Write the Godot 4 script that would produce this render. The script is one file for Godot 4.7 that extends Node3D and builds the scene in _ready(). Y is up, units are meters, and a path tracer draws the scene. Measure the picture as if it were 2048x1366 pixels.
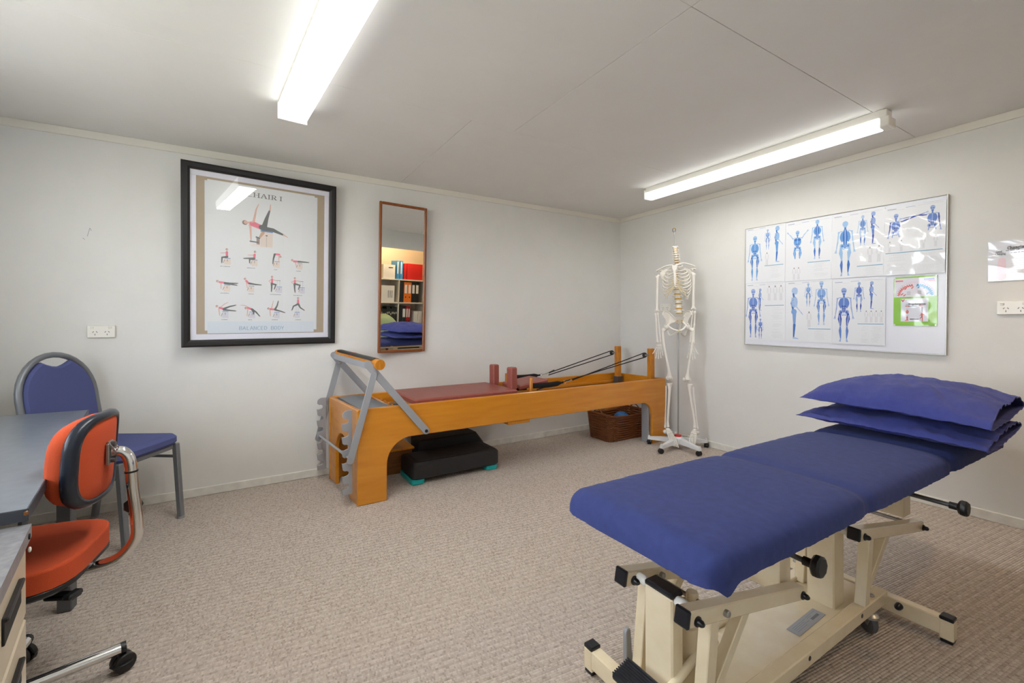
extends Node3D
# A physiotherapy room: reformer, skeleton, treatment table, charts, desk. Wall with poster: z = 0. Wall with charts: x = 0. Metres, y up.

const CEIL := 2.015

var M := {}
var used := {}
var rng := RandomNumberGenerator.new()


# ---------------------------------------------------------------- shapes
class Shape:
	var st := SurfaceTool.new()
	var x := Transform3D()
	var g := 1
	func _init() -> void:
		st.begin(Mesh.PRIMITIVE_TRIANGLES)
	func at(t: Transform3D) -> Shape:
		x = t
		return self
	func smooth() -> void:
		g += 1
		st.set_smooth_group(g)
	func flat() -> void:
		st.set_smooth_group(-1)
	func tri(a: Vector3, b: Vector3, c: Vector3) -> void:
		st.add_vertex(x * a)
		st.add_vertex(x * c)
		st.add_vertex(x * b)
	func quad(a: Vector3, b: Vector3, c: Vector3, d: Vector3) -> void:
		tri(a, b, c)
		tri(a, c, d)
	func quad_out(a: Vector3, b: Vector3, c: Vector3, d: Vector3, o: Vector3) -> void:
		var n := (b - a).cross(c - a) + (c - a).cross(d - a)
		if n.dot((a + b + c + d) / 4.0 - o) < 0.0:
			quad(a, d, c, b)
		else:
			quad(a, b, c, d)
	func box(c: Vector3, s: Vector3, bev := 0.0) -> Shape:
		flat()
		var h := s / 2.0
		bev = minf(bev, minf(h.x, minf(h.y, h.z)) * 0.95)
		for k in 3:
			var i := (k + 1) % 3
			var j := (k + 2) % 3
			for sk in [-1.0, 1.0]:
				var p: Array[Vector3] = []
				for q in [[-1.0, -1.0], [1.0, -1.0], [1.0, 1.0], [-1.0, 1.0]]:
					var v := Vector3.ZERO
					v[k] = sk * h[k]
					v[i] = q[0] * (h[i] - bev)
					v[j] = q[1] * (h[j] - bev)
					p.append(c + v)
				quad_out(p[0], p[1], p[2], p[3], c)
			if bev > 0.0:
				for si in [-1.0, 1.0]:
					for sj in [-1.0, 1.0]:
						var e: Array[Vector3] = []
						for q in [[0, -1.0], [0, 1.0], [1, 1.0], [1, -1.0]]:
							var v := Vector3.ZERO
							v[k] = q[1] * (h[k] - bev)
							v[i] = si * (h[i] - (0.0 if q[0] == 0 else bev))
							v[j] = sj * (h[j] - (bev if q[0] == 0 else 0.0))
							e.append(c + v)
						quad_out(e[0], e[1], e[2], e[3], c)
		if bev > 0.0:
			for sx in [-1.0, 1.0]:
				for sy in [-1.0, 1.0]:
					for sz in [-1.0, 1.0]:
						var s3 := Vector3(sx, sy, sz)
						var a := c + s3 * Vector3(h.x, h.y - bev, h.z - bev)
						var b := c + s3 * Vector3(h.x - bev, h.y, h.z - bev)
						var d := c + s3 * Vector3(h.x - bev, h.y - bev, h.z)
						if sx * sy * sz > 0.0:
							tri(a, b, d)
						else:
							tri(a, d, b)
		return self
	func bar(a: Vector3, b: Vector3, w: float, t: float, bev := 0.0, up := Vector3.UP) -> Shape:
		# a box from a to b, w wide across (a-b) x up, t thick along up
		var keep := x
		var d := b - a
		var yv := d.normalized()
		var xv := yv.cross(up).normalized()
		var zv := xv.cross(yv)
		x = keep * Transform3D(Basis(xv, yv, zv), (a + b) / 2.0)
		box(Vector3.ZERO, Vector3(w, d.length(), t), bev)
		x = keep
		return self
	func tube(pts: Array, r: Variant, sides := 10, caps := true, squash := 1.0) -> Shape:
		var n := pts.size()
		var t0: Vector3 = (pts[1] - pts[0]).normalized()
		var u := t0.cross(Vector3.UP if absf(t0.y) < 0.9 else Vector3.RIGHT).normalized()
		var rings := []
		for i in n:
			var t: Vector3 = ((pts[mini(i + 1, n - 1)] - pts[maxi(i - 1, 0)]) as Vector3).normalized()
			u = (u - t * u.dot(t)).normalized()
			var v := t.cross(u)
			var rr: float = r if r is float else r[i]
			var ring: Array[Vector3] = []
			for k in sides:
				var a := TAU * k / sides
				ring.append(pts[i] + u * cos(a) * rr + v * sin(a) * rr * squash)
			rings.append(ring)
		smooth()
		for i in n - 1:
			for k in sides:
				var k2 := (k + 1) % sides
				quad(rings[i][k], rings[i][k2], rings[i + 1][k2], rings[i + 1][k])
		if caps:
			flat()
			for k in sides:
				var k2 := (k + 1) % sides
				tri(pts[0], rings[0][k2], rings[0][k])
				tri(pts[n - 1], rings[n - 1][k], rings[n - 1][k2])
		return self
	func lathe(prof: Array, sides := 20) -> Shape:
		# profile of (radius, height) from bottom to top round the local y axis
		for i in prof.size() - 1:
			var hard := i == 0
			if i > 0:
				hard = absf(((prof[i] - prof[i - 1]) as Vector2).angle_to(prof[i + 1] - prof[i])) > 0.6
			if hard:
				smooth()
			for k in sides:
				var a := TAU * k / sides
				var b := TAU * (k + 1) / sides
				var p0 := Vector3(cos(a) * prof[i].x, prof[i].y, -sin(a) * prof[i].x)
				var p1 := Vector3(cos(b) * prof[i].x, prof[i].y, -sin(b) * prof[i].x)
				var q0 := Vector3(cos(a) * prof[i + 1].x, prof[i + 1].y, -sin(a) * prof[i + 1].x)
				var q1 := Vector3(cos(b) * prof[i + 1].x, prof[i + 1].y, -sin(b) * prof[i + 1].x)
				if prof[i].x < 1e-5:
					tri(p0, q1, q0)
				elif prof[i + 1].x < 1e-5:
					tri(p0, p1, q0)
				else:
					quad(p0, p1, q1, q0)
		return self
	func ball(c: Vector3, r: Vector3, rows := 8, sides := 12) -> Shape:
		smooth()
		for i in rows:
			for k in sides:
				var p: Array[Vector3] = []
				for q in [[i, k], [i, k + 1], [i + 1, k + 1], [i + 1, k]]:
					var f: float = PI * q[0] / rows
					var a: float = TAU * q[1] / sides
					p.append(c + Vector3(sin(f) * cos(a), cos(f), sin(f) * sin(a)) * r)
				if i == 0:
					tri(p[0], p[2], p[3])
				elif i == rows - 1:
					tri(p[0], p[1], p[2])
				else:
					quad(p[0], p[1], p[2], p[3])
		return self
	func prism(poly: PackedVector2Array, depth: float, bev := 0.0) -> Shape:
		# outline in the local x-y plane, extruded along z from -depth/2 to depth/2
		if not Geometry2D.is_polygon_clockwise(poly):
			poly = poly.duplicate()
		else:
			poly = poly.duplicate()
			poly.reverse()
		var n := poly.size()
		var inner := PackedVector2Array()
		for i in n:
			var e0 := (poly[i] - poly[(i + n - 1) % n]).normalized()
			var e1 := (poly[(i + 1) % n] - poly[i]).normalized()
			var m := Vector2(-e0.y, e0.x) + Vector2(-e1.y, e1.x)
			inner.append(poly[i] + m.normalized() * bev * minf(1.6, 1.0 / maxf(0.3, cos(e0.angle_to(e1) / 2.0))))
		var idx := Geometry2D.triangulate_polygon(inner)
		var h := depth / 2.0
		flat()
		for i in range(0, idx.size(), 3):
			var a := inner[idx[i]]
			var b := inner[idx[i + 1]]
			var c := inner[idx[i + 2]]
			if (b - a).cross(c - a) < 0.0:
				var t := b
				b = c
				c = t
			tri(Vector3(a.x, a.y, h), Vector3(b.x, b.y, h), Vector3(c.x, c.y, h))
			tri(Vector3(a.x, a.y, -h), Vector3(c.x, c.y, -h), Vector3(b.x, b.y, -h))
		smooth()
		for i in n:
			var j := (i + 1) % n
			var e0 := poly[i] - poly[(i + n - 1) % n]
			if absf(e0.angle_to(poly[j] - poly[i])) > 0.5:
				smooth()
			var a := poly[i]
			var b := poly[j]
			quad(Vector3(a.x, a.y, -h + bev), Vector3(b.x, b.y, -h + bev), Vector3(b.x, b.y, h - bev), Vector3(a.x, a.y, h - bev))
		if bev > 0.0:
			flat()
			for i in n:
				var j := (i + 1) % n
				var a := poly[i]
				var b := poly[j]
				var c := inner[j]
				var d := inner[i]
				quad(Vector3(a.x, a.y, h - bev), Vector3(b.x, b.y, h - bev), Vector3(c.x, c.y, h), Vector3(d.x, d.y, h))
				quad(Vector3(b.x, b.y, -h + bev), Vector3(a.x, a.y, -h + bev), Vector3(d.x, d.y, -h), Vector3(c.x, c.y, -h))
		return self
	func prism2(pts: Array, y0: float, y1: float) -> Shape:
		# convex outline in plan, between two heights
		var c := Vector3.ZERO
		for p in pts:
			c += p / pts.size()
		c.y = (y0 + y1) / 2.0
		flat()
		var n := pts.size()
		for i in n:
			var a: Vector3 = pts[i]
			var b: Vector3 = pts[(i + 1) % n]
			quad_out(Vector3(a.x, y0, a.z), Vector3(b.x, y0, b.z), Vector3(b.x, y1, b.z), Vector3(a.x, y1, a.z), c)
		for y in [y0, y1]:
			quad_out(Vector3(pts[0].x, y, pts[0].z), Vector3(pts[1].x, y, pts[1].z), Vector3(pts[2].x, y, pts[2].z), Vector3(pts[3].x, y, pts[3].z), c)
		return self
	func grid(rows: Array) -> Shape:
		# rows of points; outward side is (along row) x (next row)
		smooth()
		for i in rows.size() - 1:
			for k in rows[i].size() - 1:
				quad(rows[i][k], rows[i][k + 1], rows[i + 1][k + 1], rows[i + 1][k])
		return self
	func mesh() -> ArrayMesh:
		st.generate_normals()
		st.index()
		return st.commit()


static func arc(c: Vector2, r: Vector2, a0: float, a1: float, n := 8) -> PackedVector2Array:
	var p := PackedVector2Array()
	for i in n + 1:
		var a := deg_to_rad(lerpf(a0, a1, float(i) / n))
		p.append(c + Vector2(cos(a), sin(a)) * r)
	return p


static func rounded(c: Vector2, s: Vector2, r: float, n := 5) -> PackedVector2Array:
	var h := s / 2.0 - Vector2(r, r)
	var p := PackedVector2Array()
	for q in [[1, 1, 0], [-1, 1, 90], [-1, -1, 180], [1, -1, 270]]:
		p.append_array(arc(c + Vector2(h.x * q[0], h.y * q[1]), Vector2(r, r), q[2], q[2] + 90, n))
	return p


static func curve(pts: Array, steps := 6) -> Array:
	# Catmull-Rom through the points
	var out := []
	for i in pts.size() - 1:
		var a: Vector3 = pts[maxi(i - 1, 0)]
		var b: Vector3 = pts[i]
		var c: Vector3 = pts[i + 1]
		var d: Vector3 = pts[mini(i + 2, pts.size() - 1)]
		for k in steps:
			out.append(b.cubic_interpolate(c, a, d, float(k) / steps))
	out.append(pts[pts.size() - 1])
	return out


static func turned(at: Vector3, deg_y: float, deg_x := 0.0, deg_z := 0.0) -> Transform3D:
	return Transform3D(Basis.from_euler(Vector3(deg_to_rad(deg_x), deg_to_rad(deg_y), deg_to_rad(deg_z))), at)


# ---------------------------------------------------------------- nodes
func numbered(n: String) -> String:
	var k: int = used.get(n, 0)
	used[n] = k + 1
	return n if k == 0 else "%s_%03d" % [n, k]


func thing(called: String, label: String, category: String, at := Vector3.ZERO, turn := 0.0, group := "") -> Node3D:
	var o := Node3D.new()
	o.name = numbered(called)
	add_child(o)
	o.position = at
	o.rotation.y = deg_to_rad(turn)
	tag(o, label, category, group)
	return o


func tag(o: Node, label: String, category: String, group := "") -> void:
	o.set_meta("label", label)
	o.set_meta("category", category)
	if group:
		o.set_meta("group", group)


func part(called: String, s: Variant, m: Material, parent: Node = self) -> MeshInstance3D:
	var o := MeshInstance3D.new()
	o.name = numbered(called) if parent == self else called
	o.mesh = s.mesh() if s is Shape else s
	o.material_override = m
	o.cast_shadow = GeometryInstance3D.SHADOW_CASTING_SETTING_ON
	parent.add_child(o, true)
	return o


func struct(called: String, s: Variant, m: Material) -> MeshInstance3D:
	var o := part(called, s, m)
	o.set_meta("kind", "structure")
	return o


func mat(n: String, c: Color, rough := 0.6, metal := 0.0, spec := 0.5) -> StandardMaterial3D:
	var m := StandardMaterial3D.new()
	m.resource_name = n
	m.albedo_color = c
	m.roughness = rough
	m.metallic = metal
	m.metallic_specular = spec
	M[n] = m
	return m


func rgb(r: int, g: int, b: int) -> Color:
	return Color(r / 255.0, g / 255.0, b / 255.0)


func noise(freq: float, sd := 1, oct := 3) -> FastNoiseLite:
	var f := FastNoiseLite.new()
	f.seed = sd
	f.frequency = freq
	f.noise_type = FastNoiseLite.TYPE_SIMPLEX_SMOOTH
	f.fractal_octaves = oct
	return f


func grain(m: StandardMaterial3D, size: float, freq: float, a: Color, b: Color, bump := 0.0, sd := 3, stretch := Vector3.ONE) -> StandardMaterial3D:
	# seamless colour variation a..b over the surface, tiled every size metres, with optional relief in cm
	var t := NoiseTexture2D.new()
	t.width = 512
	t.height = 512
	t.seamless = true
	t.noise = noise(freq, sd, 4)
	var r := Gradient.new()
	r.set_color(0, a)
	r.set_color(1, b)
	t.color_ramp = r
	m.albedo_color = Color.WHITE
	m.albedo_texture = t
	m.uv1_triplanar = true
	m.uv1_scale = Vector3.ONE / size * stretch
	if bump > 0.0:
		var h := NoiseTexture2D.new()
		h.width = 512
		h.height = 512
		h.seamless = true
		h.noise = noise(freq, sd, 4)
		m.heightmap_enabled = true
		m.heightmap_texture = h
		m.heightmap_scale = bump
	return m


# ---------------------------------------------------------------- prints
class Canvas:
	var im: Image
	var w: int
	var h: int
	func _init(pw: int, ph: int, bg: Color) -> void:
		w = pw
		h = ph
		im = Image.create(w, h, false, Image.FORMAT_RGB8)
		im.fill(bg)
	func blend(px: int, py: int, c: Color, a: float) -> void:
		im.set_pixel(px, py, im.get_pixel(px, py).lerp(c, a))
	func cap(a: Vector2, b: Vector2, r0: float, r1: float, c: Color, al := 1.0) -> void:
		# tapered stroke in pixels
		var m := maxf(r0, r1) + 1.5
		var d := b - a
		var l2 := maxf(d.length_squared(), 1e-6)
		for py in range(maxi(0, int(minf(a.y, b.y) - m)), mini(h, int(maxf(a.y, b.y) + m) + 1)):
			for px in range(maxi(0, int(minf(a.x, b.x) - m)), mini(w, int(maxf(a.x, b.x) + m) + 1)):
				var p := Vector2(px + 0.5, py + 0.5)
				var t := clampf((p - a).dot(d) / l2, 0.0, 1.0)
				var k := clampf(lerpf(r0, r1, t) - p.distance_to(a + d * t) + 0.5, 0.0, 1.0)
				if k > 0.0:
					blend(px, py, c, k * al)
	func path(pts: Array, r: float, c: Color, al := 1.0) -> void:
		for i in pts.size() - 1:
			cap(pts[i], pts[i + 1], r, r, c, al)
	func oval(o: Vector2, r: Vector2, c: Color, al := 1.0) -> void:
		for py in range(maxi(0, int(o.y - r.y - 1)), mini(h, int(o.y + r.y + 2))):
			for px in range(maxi(0, int(o.x - r.x - 1)), mini(w, int(o.x + r.x + 2))):
				var q := (Vector2(px + 0.5, py + 0.5) - o) / r
				var k := clampf((1.0 - q.length()) * minf(r.x, r.y) + 0.5, 0.0, 1.0)
				if k > 0.0:
					blend(px, py, c, k * al)
	func rect(x0: float, y0: float, x1: float, y1: float, c: Color) -> void:
		im.fill_rect(Rect2i(int(x0), int(y0), maxi(1, int(x1 - x0)), maxi(1, int(y1 - y0))), c)
	func poly(pts: PackedVector2Array, c: Color) -> void:
		var lo := pts[0]
		var hi := pts[0]
		for p in pts:
			lo = lo.min(p)
			hi = hi.max(p)
		for py in range(maxi(0, int(lo.y)), mini(h, int(hi.y) + 1)):
			for px in range(maxi(0, int(lo.x)), mini(w, int(hi.x) + 1)):
				if Geometry2D.is_point_in_polygon(Vector2(px + 0.5, py + 0.5), pts):
					im.set_pixel(px, py, c)
	func texture() -> ImageTexture:
		return ImageTexture.create_from_image(im)


func paper(called: String, tex: Texture2D, w: float, h: float, parent: Node, rough := 0.35, wave := 0.0, sd := 1, shine := 0.0) -> MeshInstance3D:
	# a printed sheet in its local x-y plane, centre at the origin, facing +z, one millimetre thick
	var nx := 14 if wave > 0.0 else 1
	var ny := 16 if wave > 0.0 else 1
	var st := SurfaceTool.new()
	st.begin(Mesh.PRIMITIVE_TRIANGLES)
	var f := noise(9.0, sd, 2)
	var th := 0.0012
	var P := []
	for j in ny + 1:
		var row := []
		for i in nx + 1:
			var u := float(i) / nx
			var v := float(j) / ny
			var px := (u - 0.5) * w
			var py := (0.5 - v) * h
			row.append([Vector3(px, py, th + wave * (0.5 + 0.5 * f.get_noise_2d(px, py))), Vector2(u, v)])
		P.append(row)
	st.set_smooth_group(0)
	for j in ny:
		for i in nx:
			for q in [[0, 0], [1, 0], [1, 1], [0, 0], [1, 1], [0, 1]]:
				var e: Array = P[j + q[1]][i + q[0]]
				st.set_uv(e[1])
				st.add_vertex(e[0])
	# back and edges, in the colour of the sheet's corner
	st.set_smooth_group(-1)
	st.set_uv(Vector2(0.003, 0.003))
	var o := [P[0][0][0], P[0][nx][0], P[ny][nx][0], P[ny][0][0]]
	var b := []
	for p in o:
		b.append(Vector3(p.x, p.y, 0.0))
	for t in [[b[0], b[3], b[2]], [b[0], b[2], b[1]]]:
		for p in t:
			st.add_vertex(p)
	for k in 4:
		var l := (k + 1) % 4
		for p in [o[k], b[k], b[l], o[k], b[l], o[l]]:
			st.add_vertex(p)
	st.generate_normals()
	var m := StandardMaterial3D.new()
	m.resource_name = called
	m.albedo_texture = tex
	m.roughness = rough
	if shine > 0.0:
		m.clearcoat_enabled = true
		m.clearcoat = shine
		m.clearcoat_roughness = 0.04
	return part(called, st.commit(), m, parent)


func lettering(text: String, size: float, m: Material, parent: Node, at: Vector3, width := 0.0, fam := "Droid Sans", called := "lettering", weight := 400) -> MeshInstance3D:
	# flat raised letters in the parent's x-y plane, centred at the given point; width > 0 sets the line's length
	var t := TextMesh.new()
	var f := SystemFont.new()
	f.font_names = PackedStringArray([fam])
	f.font_weight = weight
	t.font = f
	t.text = text
	t.font_size = 32
	t.pixel_size = size / 32.0
	t.depth = 0.0006
	t.curve_step = 2.0
	var o := MeshInstance3D.new()
	o.name = called
	o.mesh = t
	o.material_override = m
	parent.add_child(o, true)
	o.position = at
	if width > 0.0:
		o.scale.x = width / maxf(0.001, t.get_aabb().size.x)
	return o


func _ready() -> void:
	rng.seed = 7
	# ---- camera: level, lens shifted down a little, rolled by a quarter of a degree
	var cam := Camera3D.new()
	cam.name = "camera"
	add_child(cam)
	cam.transform = Transform3D(Basis(Vector3(0.85132, -0.004106, 0.52463), Vector3(0.003496, 0.999992, 0.002154), Vector3(-0.524636, 0.0, 0.851327)), Vector3(-3.1917, 1.0, 3.1397))
	cam.near = 0.05
	cam.far = 60.0
	cam.projection = Camera3D.PROJECTION_FRUSTUM
	cam.keep_aspect = Camera3D.KEEP_HEIGHT
	cam.size = 0.05 * 1366.0 / 882.76
	cam.frustum_offset = Vector2(0.0, -0.05 * (683.0 - 645.3) / 882.76)
	cam.current = true
	# ---- sky and exposure
	var we := WorldEnvironment.new()
	we.name = "environment"
	var e := Environment.new()
	e.background_mode = Environment.BG_SKY
	var sky := Sky.new()
	var sm := ProceduralSkyMaterial.new()
	sm.sky_top_color = rgb(208, 219, 236)
	sm.sky_horizon_color = rgb(232, 238, 246)
	sm.ground_bottom_color = rgb(176, 176, 168)
	sm.ground_horizon_color = rgb(192, 193, 188)
	sky.sky_material = sm
	e.sky = sky
	e.background_energy_multiplier = SKY
	e.tonemap_mode = Environment.TONE_MAPPER_LINEAR
	e.tonemap_exposure = EXPOSURE
	e.sdfgi_enabled = true
	e.ssao_enabled = true
	e.ssil_enabled = true
	we.environment = e
	add_child(we)
	materials()
	room()
	ceiling_lamps()
	window_and_blinds()
	treatment_table()
	reformer()
	skeleton()
	desk_corner()
	office_chair()
	banquet_chair()
	wall_things()
	things_on_floor()
	store_room()


const SKY := 19.0
const EXPOSURE := 1.04
const TUBE_GLOW := 2.8
const TUBE_LIGHT := 1.2


func materials() -> void:
	grain(mat("wall_paint", Color.WHITE, 0.62), 1.7, 0.012, rgb(223, 222, 218), rgb(226, 225, 222), 0.0, 5)
	grain(mat("ceiling_paint", Color.WHITE, 0.8), 2.1, 0.01, rgb(230, 228, 224), rgb(233, 231, 228), 0.0, 6)
	mat("store_paint", rgb(226, 214, 190), 0.6)
	mat("trim_paint", rgb(226, 222, 212), 0.45)
	grain(mat("skirting_paint", Color.WHITE, 0.4), 0.9, 0.02, rgb(214, 212, 205), rgb(236, 234, 226), 0.0, 8)
	mat("white_plastic", rgb(236, 234, 226), 0.3)
	mat("slot_black", rgb(25, 24, 24), 0.7)
	mat("black_plastic", rgb(22, 23, 26), 0.38)
	mat("cap_black", rgb(24, 26, 33), 0.3)
	mat("black_rubber", rgb(34, 34, 36), 0.75)
	mat("grey_rubber", rgb(92, 94, 98), 0.7)
	mat("chrome", rgb(225, 225, 225), 0.12, 1.0)
	mat("steel", rgb(170, 170, 168), 0.35, 1.0)
	mat("grey_metal", rgb(158, 160, 165), 0.42, 0.2)
	mat("dark_metal", rgb(96, 99, 104), 0.35, 0.6)
	mat("chair_grey", rgb(128, 132, 138), 0.35, 0.35)
	mat("cream_paint", rgb(226, 213, 184), 0.22)
	grain(M.cream_paint, 0.7, 0.02, rgb(238, 221, 186), rgb(244, 230, 200), 0.0, 12)
	M.cream_paint.clearcoat_enabled = true
	M.cream_paint.clearcoat = 0.5
	M.cream_paint.clearcoat_roughness = 0.08
	grain(mat("navy_cotton", Color.WHITE, 0.85), 0.5, 0.03, rgb(40, 51, 106), rgb(48, 61, 120), 0.04, 21)
	M.navy_cotton.rim_enabled = true
	M.navy_cotton.rim = 0.05
	grain(mat("pillow_cotton", Color.WHITE, 0.82), 0.45, 0.03, rgb(52, 60, 132), rgb(64, 74, 148), 0.06, 22)
	M.pillow_cotton.rim_enabled = true
	M.pillow_cotton.rim = 0.06
	mat("pillow_inside", rgb(120, 116, 128), 0.9)
	grain(mat("orange_wood", Color.WHITE, 0.3), 0.9, 0.012, rgb(200, 124, 22), rgb(216, 144, 38), 0.0, 31, Vector3(0.35, 3.0, 1.0))
	M.orange_wood.clearcoat_enabled = true
	M.orange_wood.clearcoat = 0.5
	M.orange_wood.clearcoat_roughness = 0.15
	grain(mat("orange_grain", Color.WHITE, 0.32), 0.5, 0.03, rgb(180, 106, 20), rgb(218, 148, 44), 0.0, 32, Vector3(4.0, 0.4, 4.0))
	grain(mat("brown_wood", Color.WHITE, 0.45), 0.6, 0.02, rgb(108, 66, 26), rgb(140, 90, 38), 0.0, 33, Vector3(0.4, 3.0, 1.0))
	grain(mat("mirror_wood", Color.WHITE, 0.35), 0.4, 0.03, rgb(118, 62, 22), rgb(152, 88, 36), 0.0, 34, Vector3(3.0, 0.3, 3.0))
	grain(mat("maroon_vinyl", Color.WHITE, 0.42), 0.3, 0.05, rgb(142, 72, 62), rgb(154, 82, 70), 0.03, 35)
	mat("rope_black", rgb(34, 30, 28), 0.85)
	mat("strap_black", rgb(20, 20, 21), 0.9)
	mat("board_grey", rgb(122, 128, 134), 0.5)
	mat("step_black", rgb(32, 32, 34), 0.55)
	mat("teal_plastic", rgb(18, 160, 160), 0.35)
	grain(mat("wicker", Color.WHITE, 0.55), 0.10, 0.07, rgb(66, 32, 12), rgb(178, 108, 52), 0.0, 36)
	mat("ball_blue", rgb(46, 112, 178), 0.35)
	mat("dark_cloth", rgb(28, 30, 38), 0.9)
	mat("bone", rgb(234, 230, 222), 0.42)
	mat("cartilage", rgb(228, 212, 172), 0.45)
	mat("disc_yellow", rgb(206, 158, 52), 0.5)
	mat("red_plastic", rgb(205, 40, 32), 0.4)
	mat("stand_white", rgb(228, 230, 232), 0.3)
	grain(mat("blue_fabric", Color.WHITE, 0.95), 0.06, 0.06, rgb(66, 74, 122), rgb(100, 108, 162), 0.04, 41)
	grain(mat("orange_fabric", Color.WHITE, 0.95), 0.05, 0.06, rgb(178, 64, 26), rgb(214, 90, 50), 0.05, 42)
	mat("navy_vinyl", rgb(26, 34, 48), 0.3)
	grain(mat("desk_laminate", Color.WHITE, 0.28), 0.5, 0.02, rgb(114, 121, 131), rgb(125, 132, 142), 0.0, 43)
	mat("desk_edge", rgb(58, 62, 70), 0.4)
	grain(mat("cabinet_cream", Color.WHITE, 0.35), 0.8, 0.01, rgb(196, 182, 158), rgb(202, 189, 166), 0.0, 44)
	grain(mat("worn_top", Color.WHITE, 0.35), 0.35, 0.03, rgb(116, 116, 120), rgb(148, 148, 152), 0.0, 45)
	mat("frame_black", rgb(18, 17, 19), 0.5)
	mat("mount_lilac", rgb(226, 226, 240), 0.7)
	mat("backing_tan", rgb(160, 138, 104), 0.8)
	mat("board_white", rgb(228, 231, 240), 0.22)
	mat("aluminium", rgb(196, 196, 192), 0.35, 0.7)
	mat("ink_black", rgb(44, 44, 50), 0.6)
	mat("ink_blue", rgb(120, 156, 190), 0.6)
	mat("ink_red", rgb(190, 60, 70), 0.6)
	mat("mirror_glass", rgb(238, 240, 238), 0.01, 1.0)
	var gl := mat("pane_glass", Color(1, 1, 1, 0.06), 0.02)
	gl.transparency = BaseMaterial3D.TRANSPARENCY_ALPHA
	carpet_material()


func carpet_material() -> void:
	# loop-pile carpet: fine ribs, each loop its own beige; one tile is 0.72 m
	var n := 768
	var im := Image.create(n, n, false, Image.FORMAT_RGB8)
	var hm := Image.create(n, n, false, Image.FORMAT_L8)
	var f := noise(0.02, 91, 3)
	var ribs := 90
	var loops := 150
	var tone := []
	for j in ribs:
		var row := []
		for i in loops:
			row.append(rng.randf())
		tone.append(row)
	var c0 := rgb(162, 147, 135)
	var c1 := rgb(225, 215, 205)
	for y in n:
		var rib := int(float(y) * ribs / n)
		var fy := fposmod(float(y) * ribs / n, 1.0)
		for x in n:
			var lx := float(x) * loops / n + (0.5 if rib % 2 else 0.0) + 0.45 * sin(TAU * (float(x) / n * 7.0 + rib * 0.37)) + 0.3 * sin(TAU * (float(x) / n * 3.0 + rib * 0.71))
			var k := int(floorf(lx))
			var fx: float = lx - floorf(lx)
			var t: float = lerpf(tone[rib][posmod(k, loops)], tone[rib][posmod(k + 1, loops)], smoothstep(0.25, 0.75, fx))
			var bump := sin(PI * fy) * (0.7 + 0.3 * sin(PI * fx))
			var big := 0.5 + 0.5 * f.get_noise_2d(x, y)
			var s := clampf(0.30 + 0.44 * t + 0.10 * big + 0.09 * (sin(PI * fy) - 0.64) + [0.10, 0.02, -0.12][rib % 3] + rng.randf_range(-0.15, 0.15), 0.0, 1.0)
			if t < 0.09:
				s *= 0.45
			im.set_pixel(x, y, c0.lerp(c1, s))
			hm.set_pixel(x, y, Color(bump, bump, bump))
	var m := mat("carpet", Color.WHITE, 0.95, 0.0, 0.2)
	m.albedo_texture = ImageTexture.create_from_image(im)
	m.heightmap_enabled = true
	m.heightmap_texture = ImageTexture.create_from_image(hm)
	m.heightmap_scale = 0.28


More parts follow.
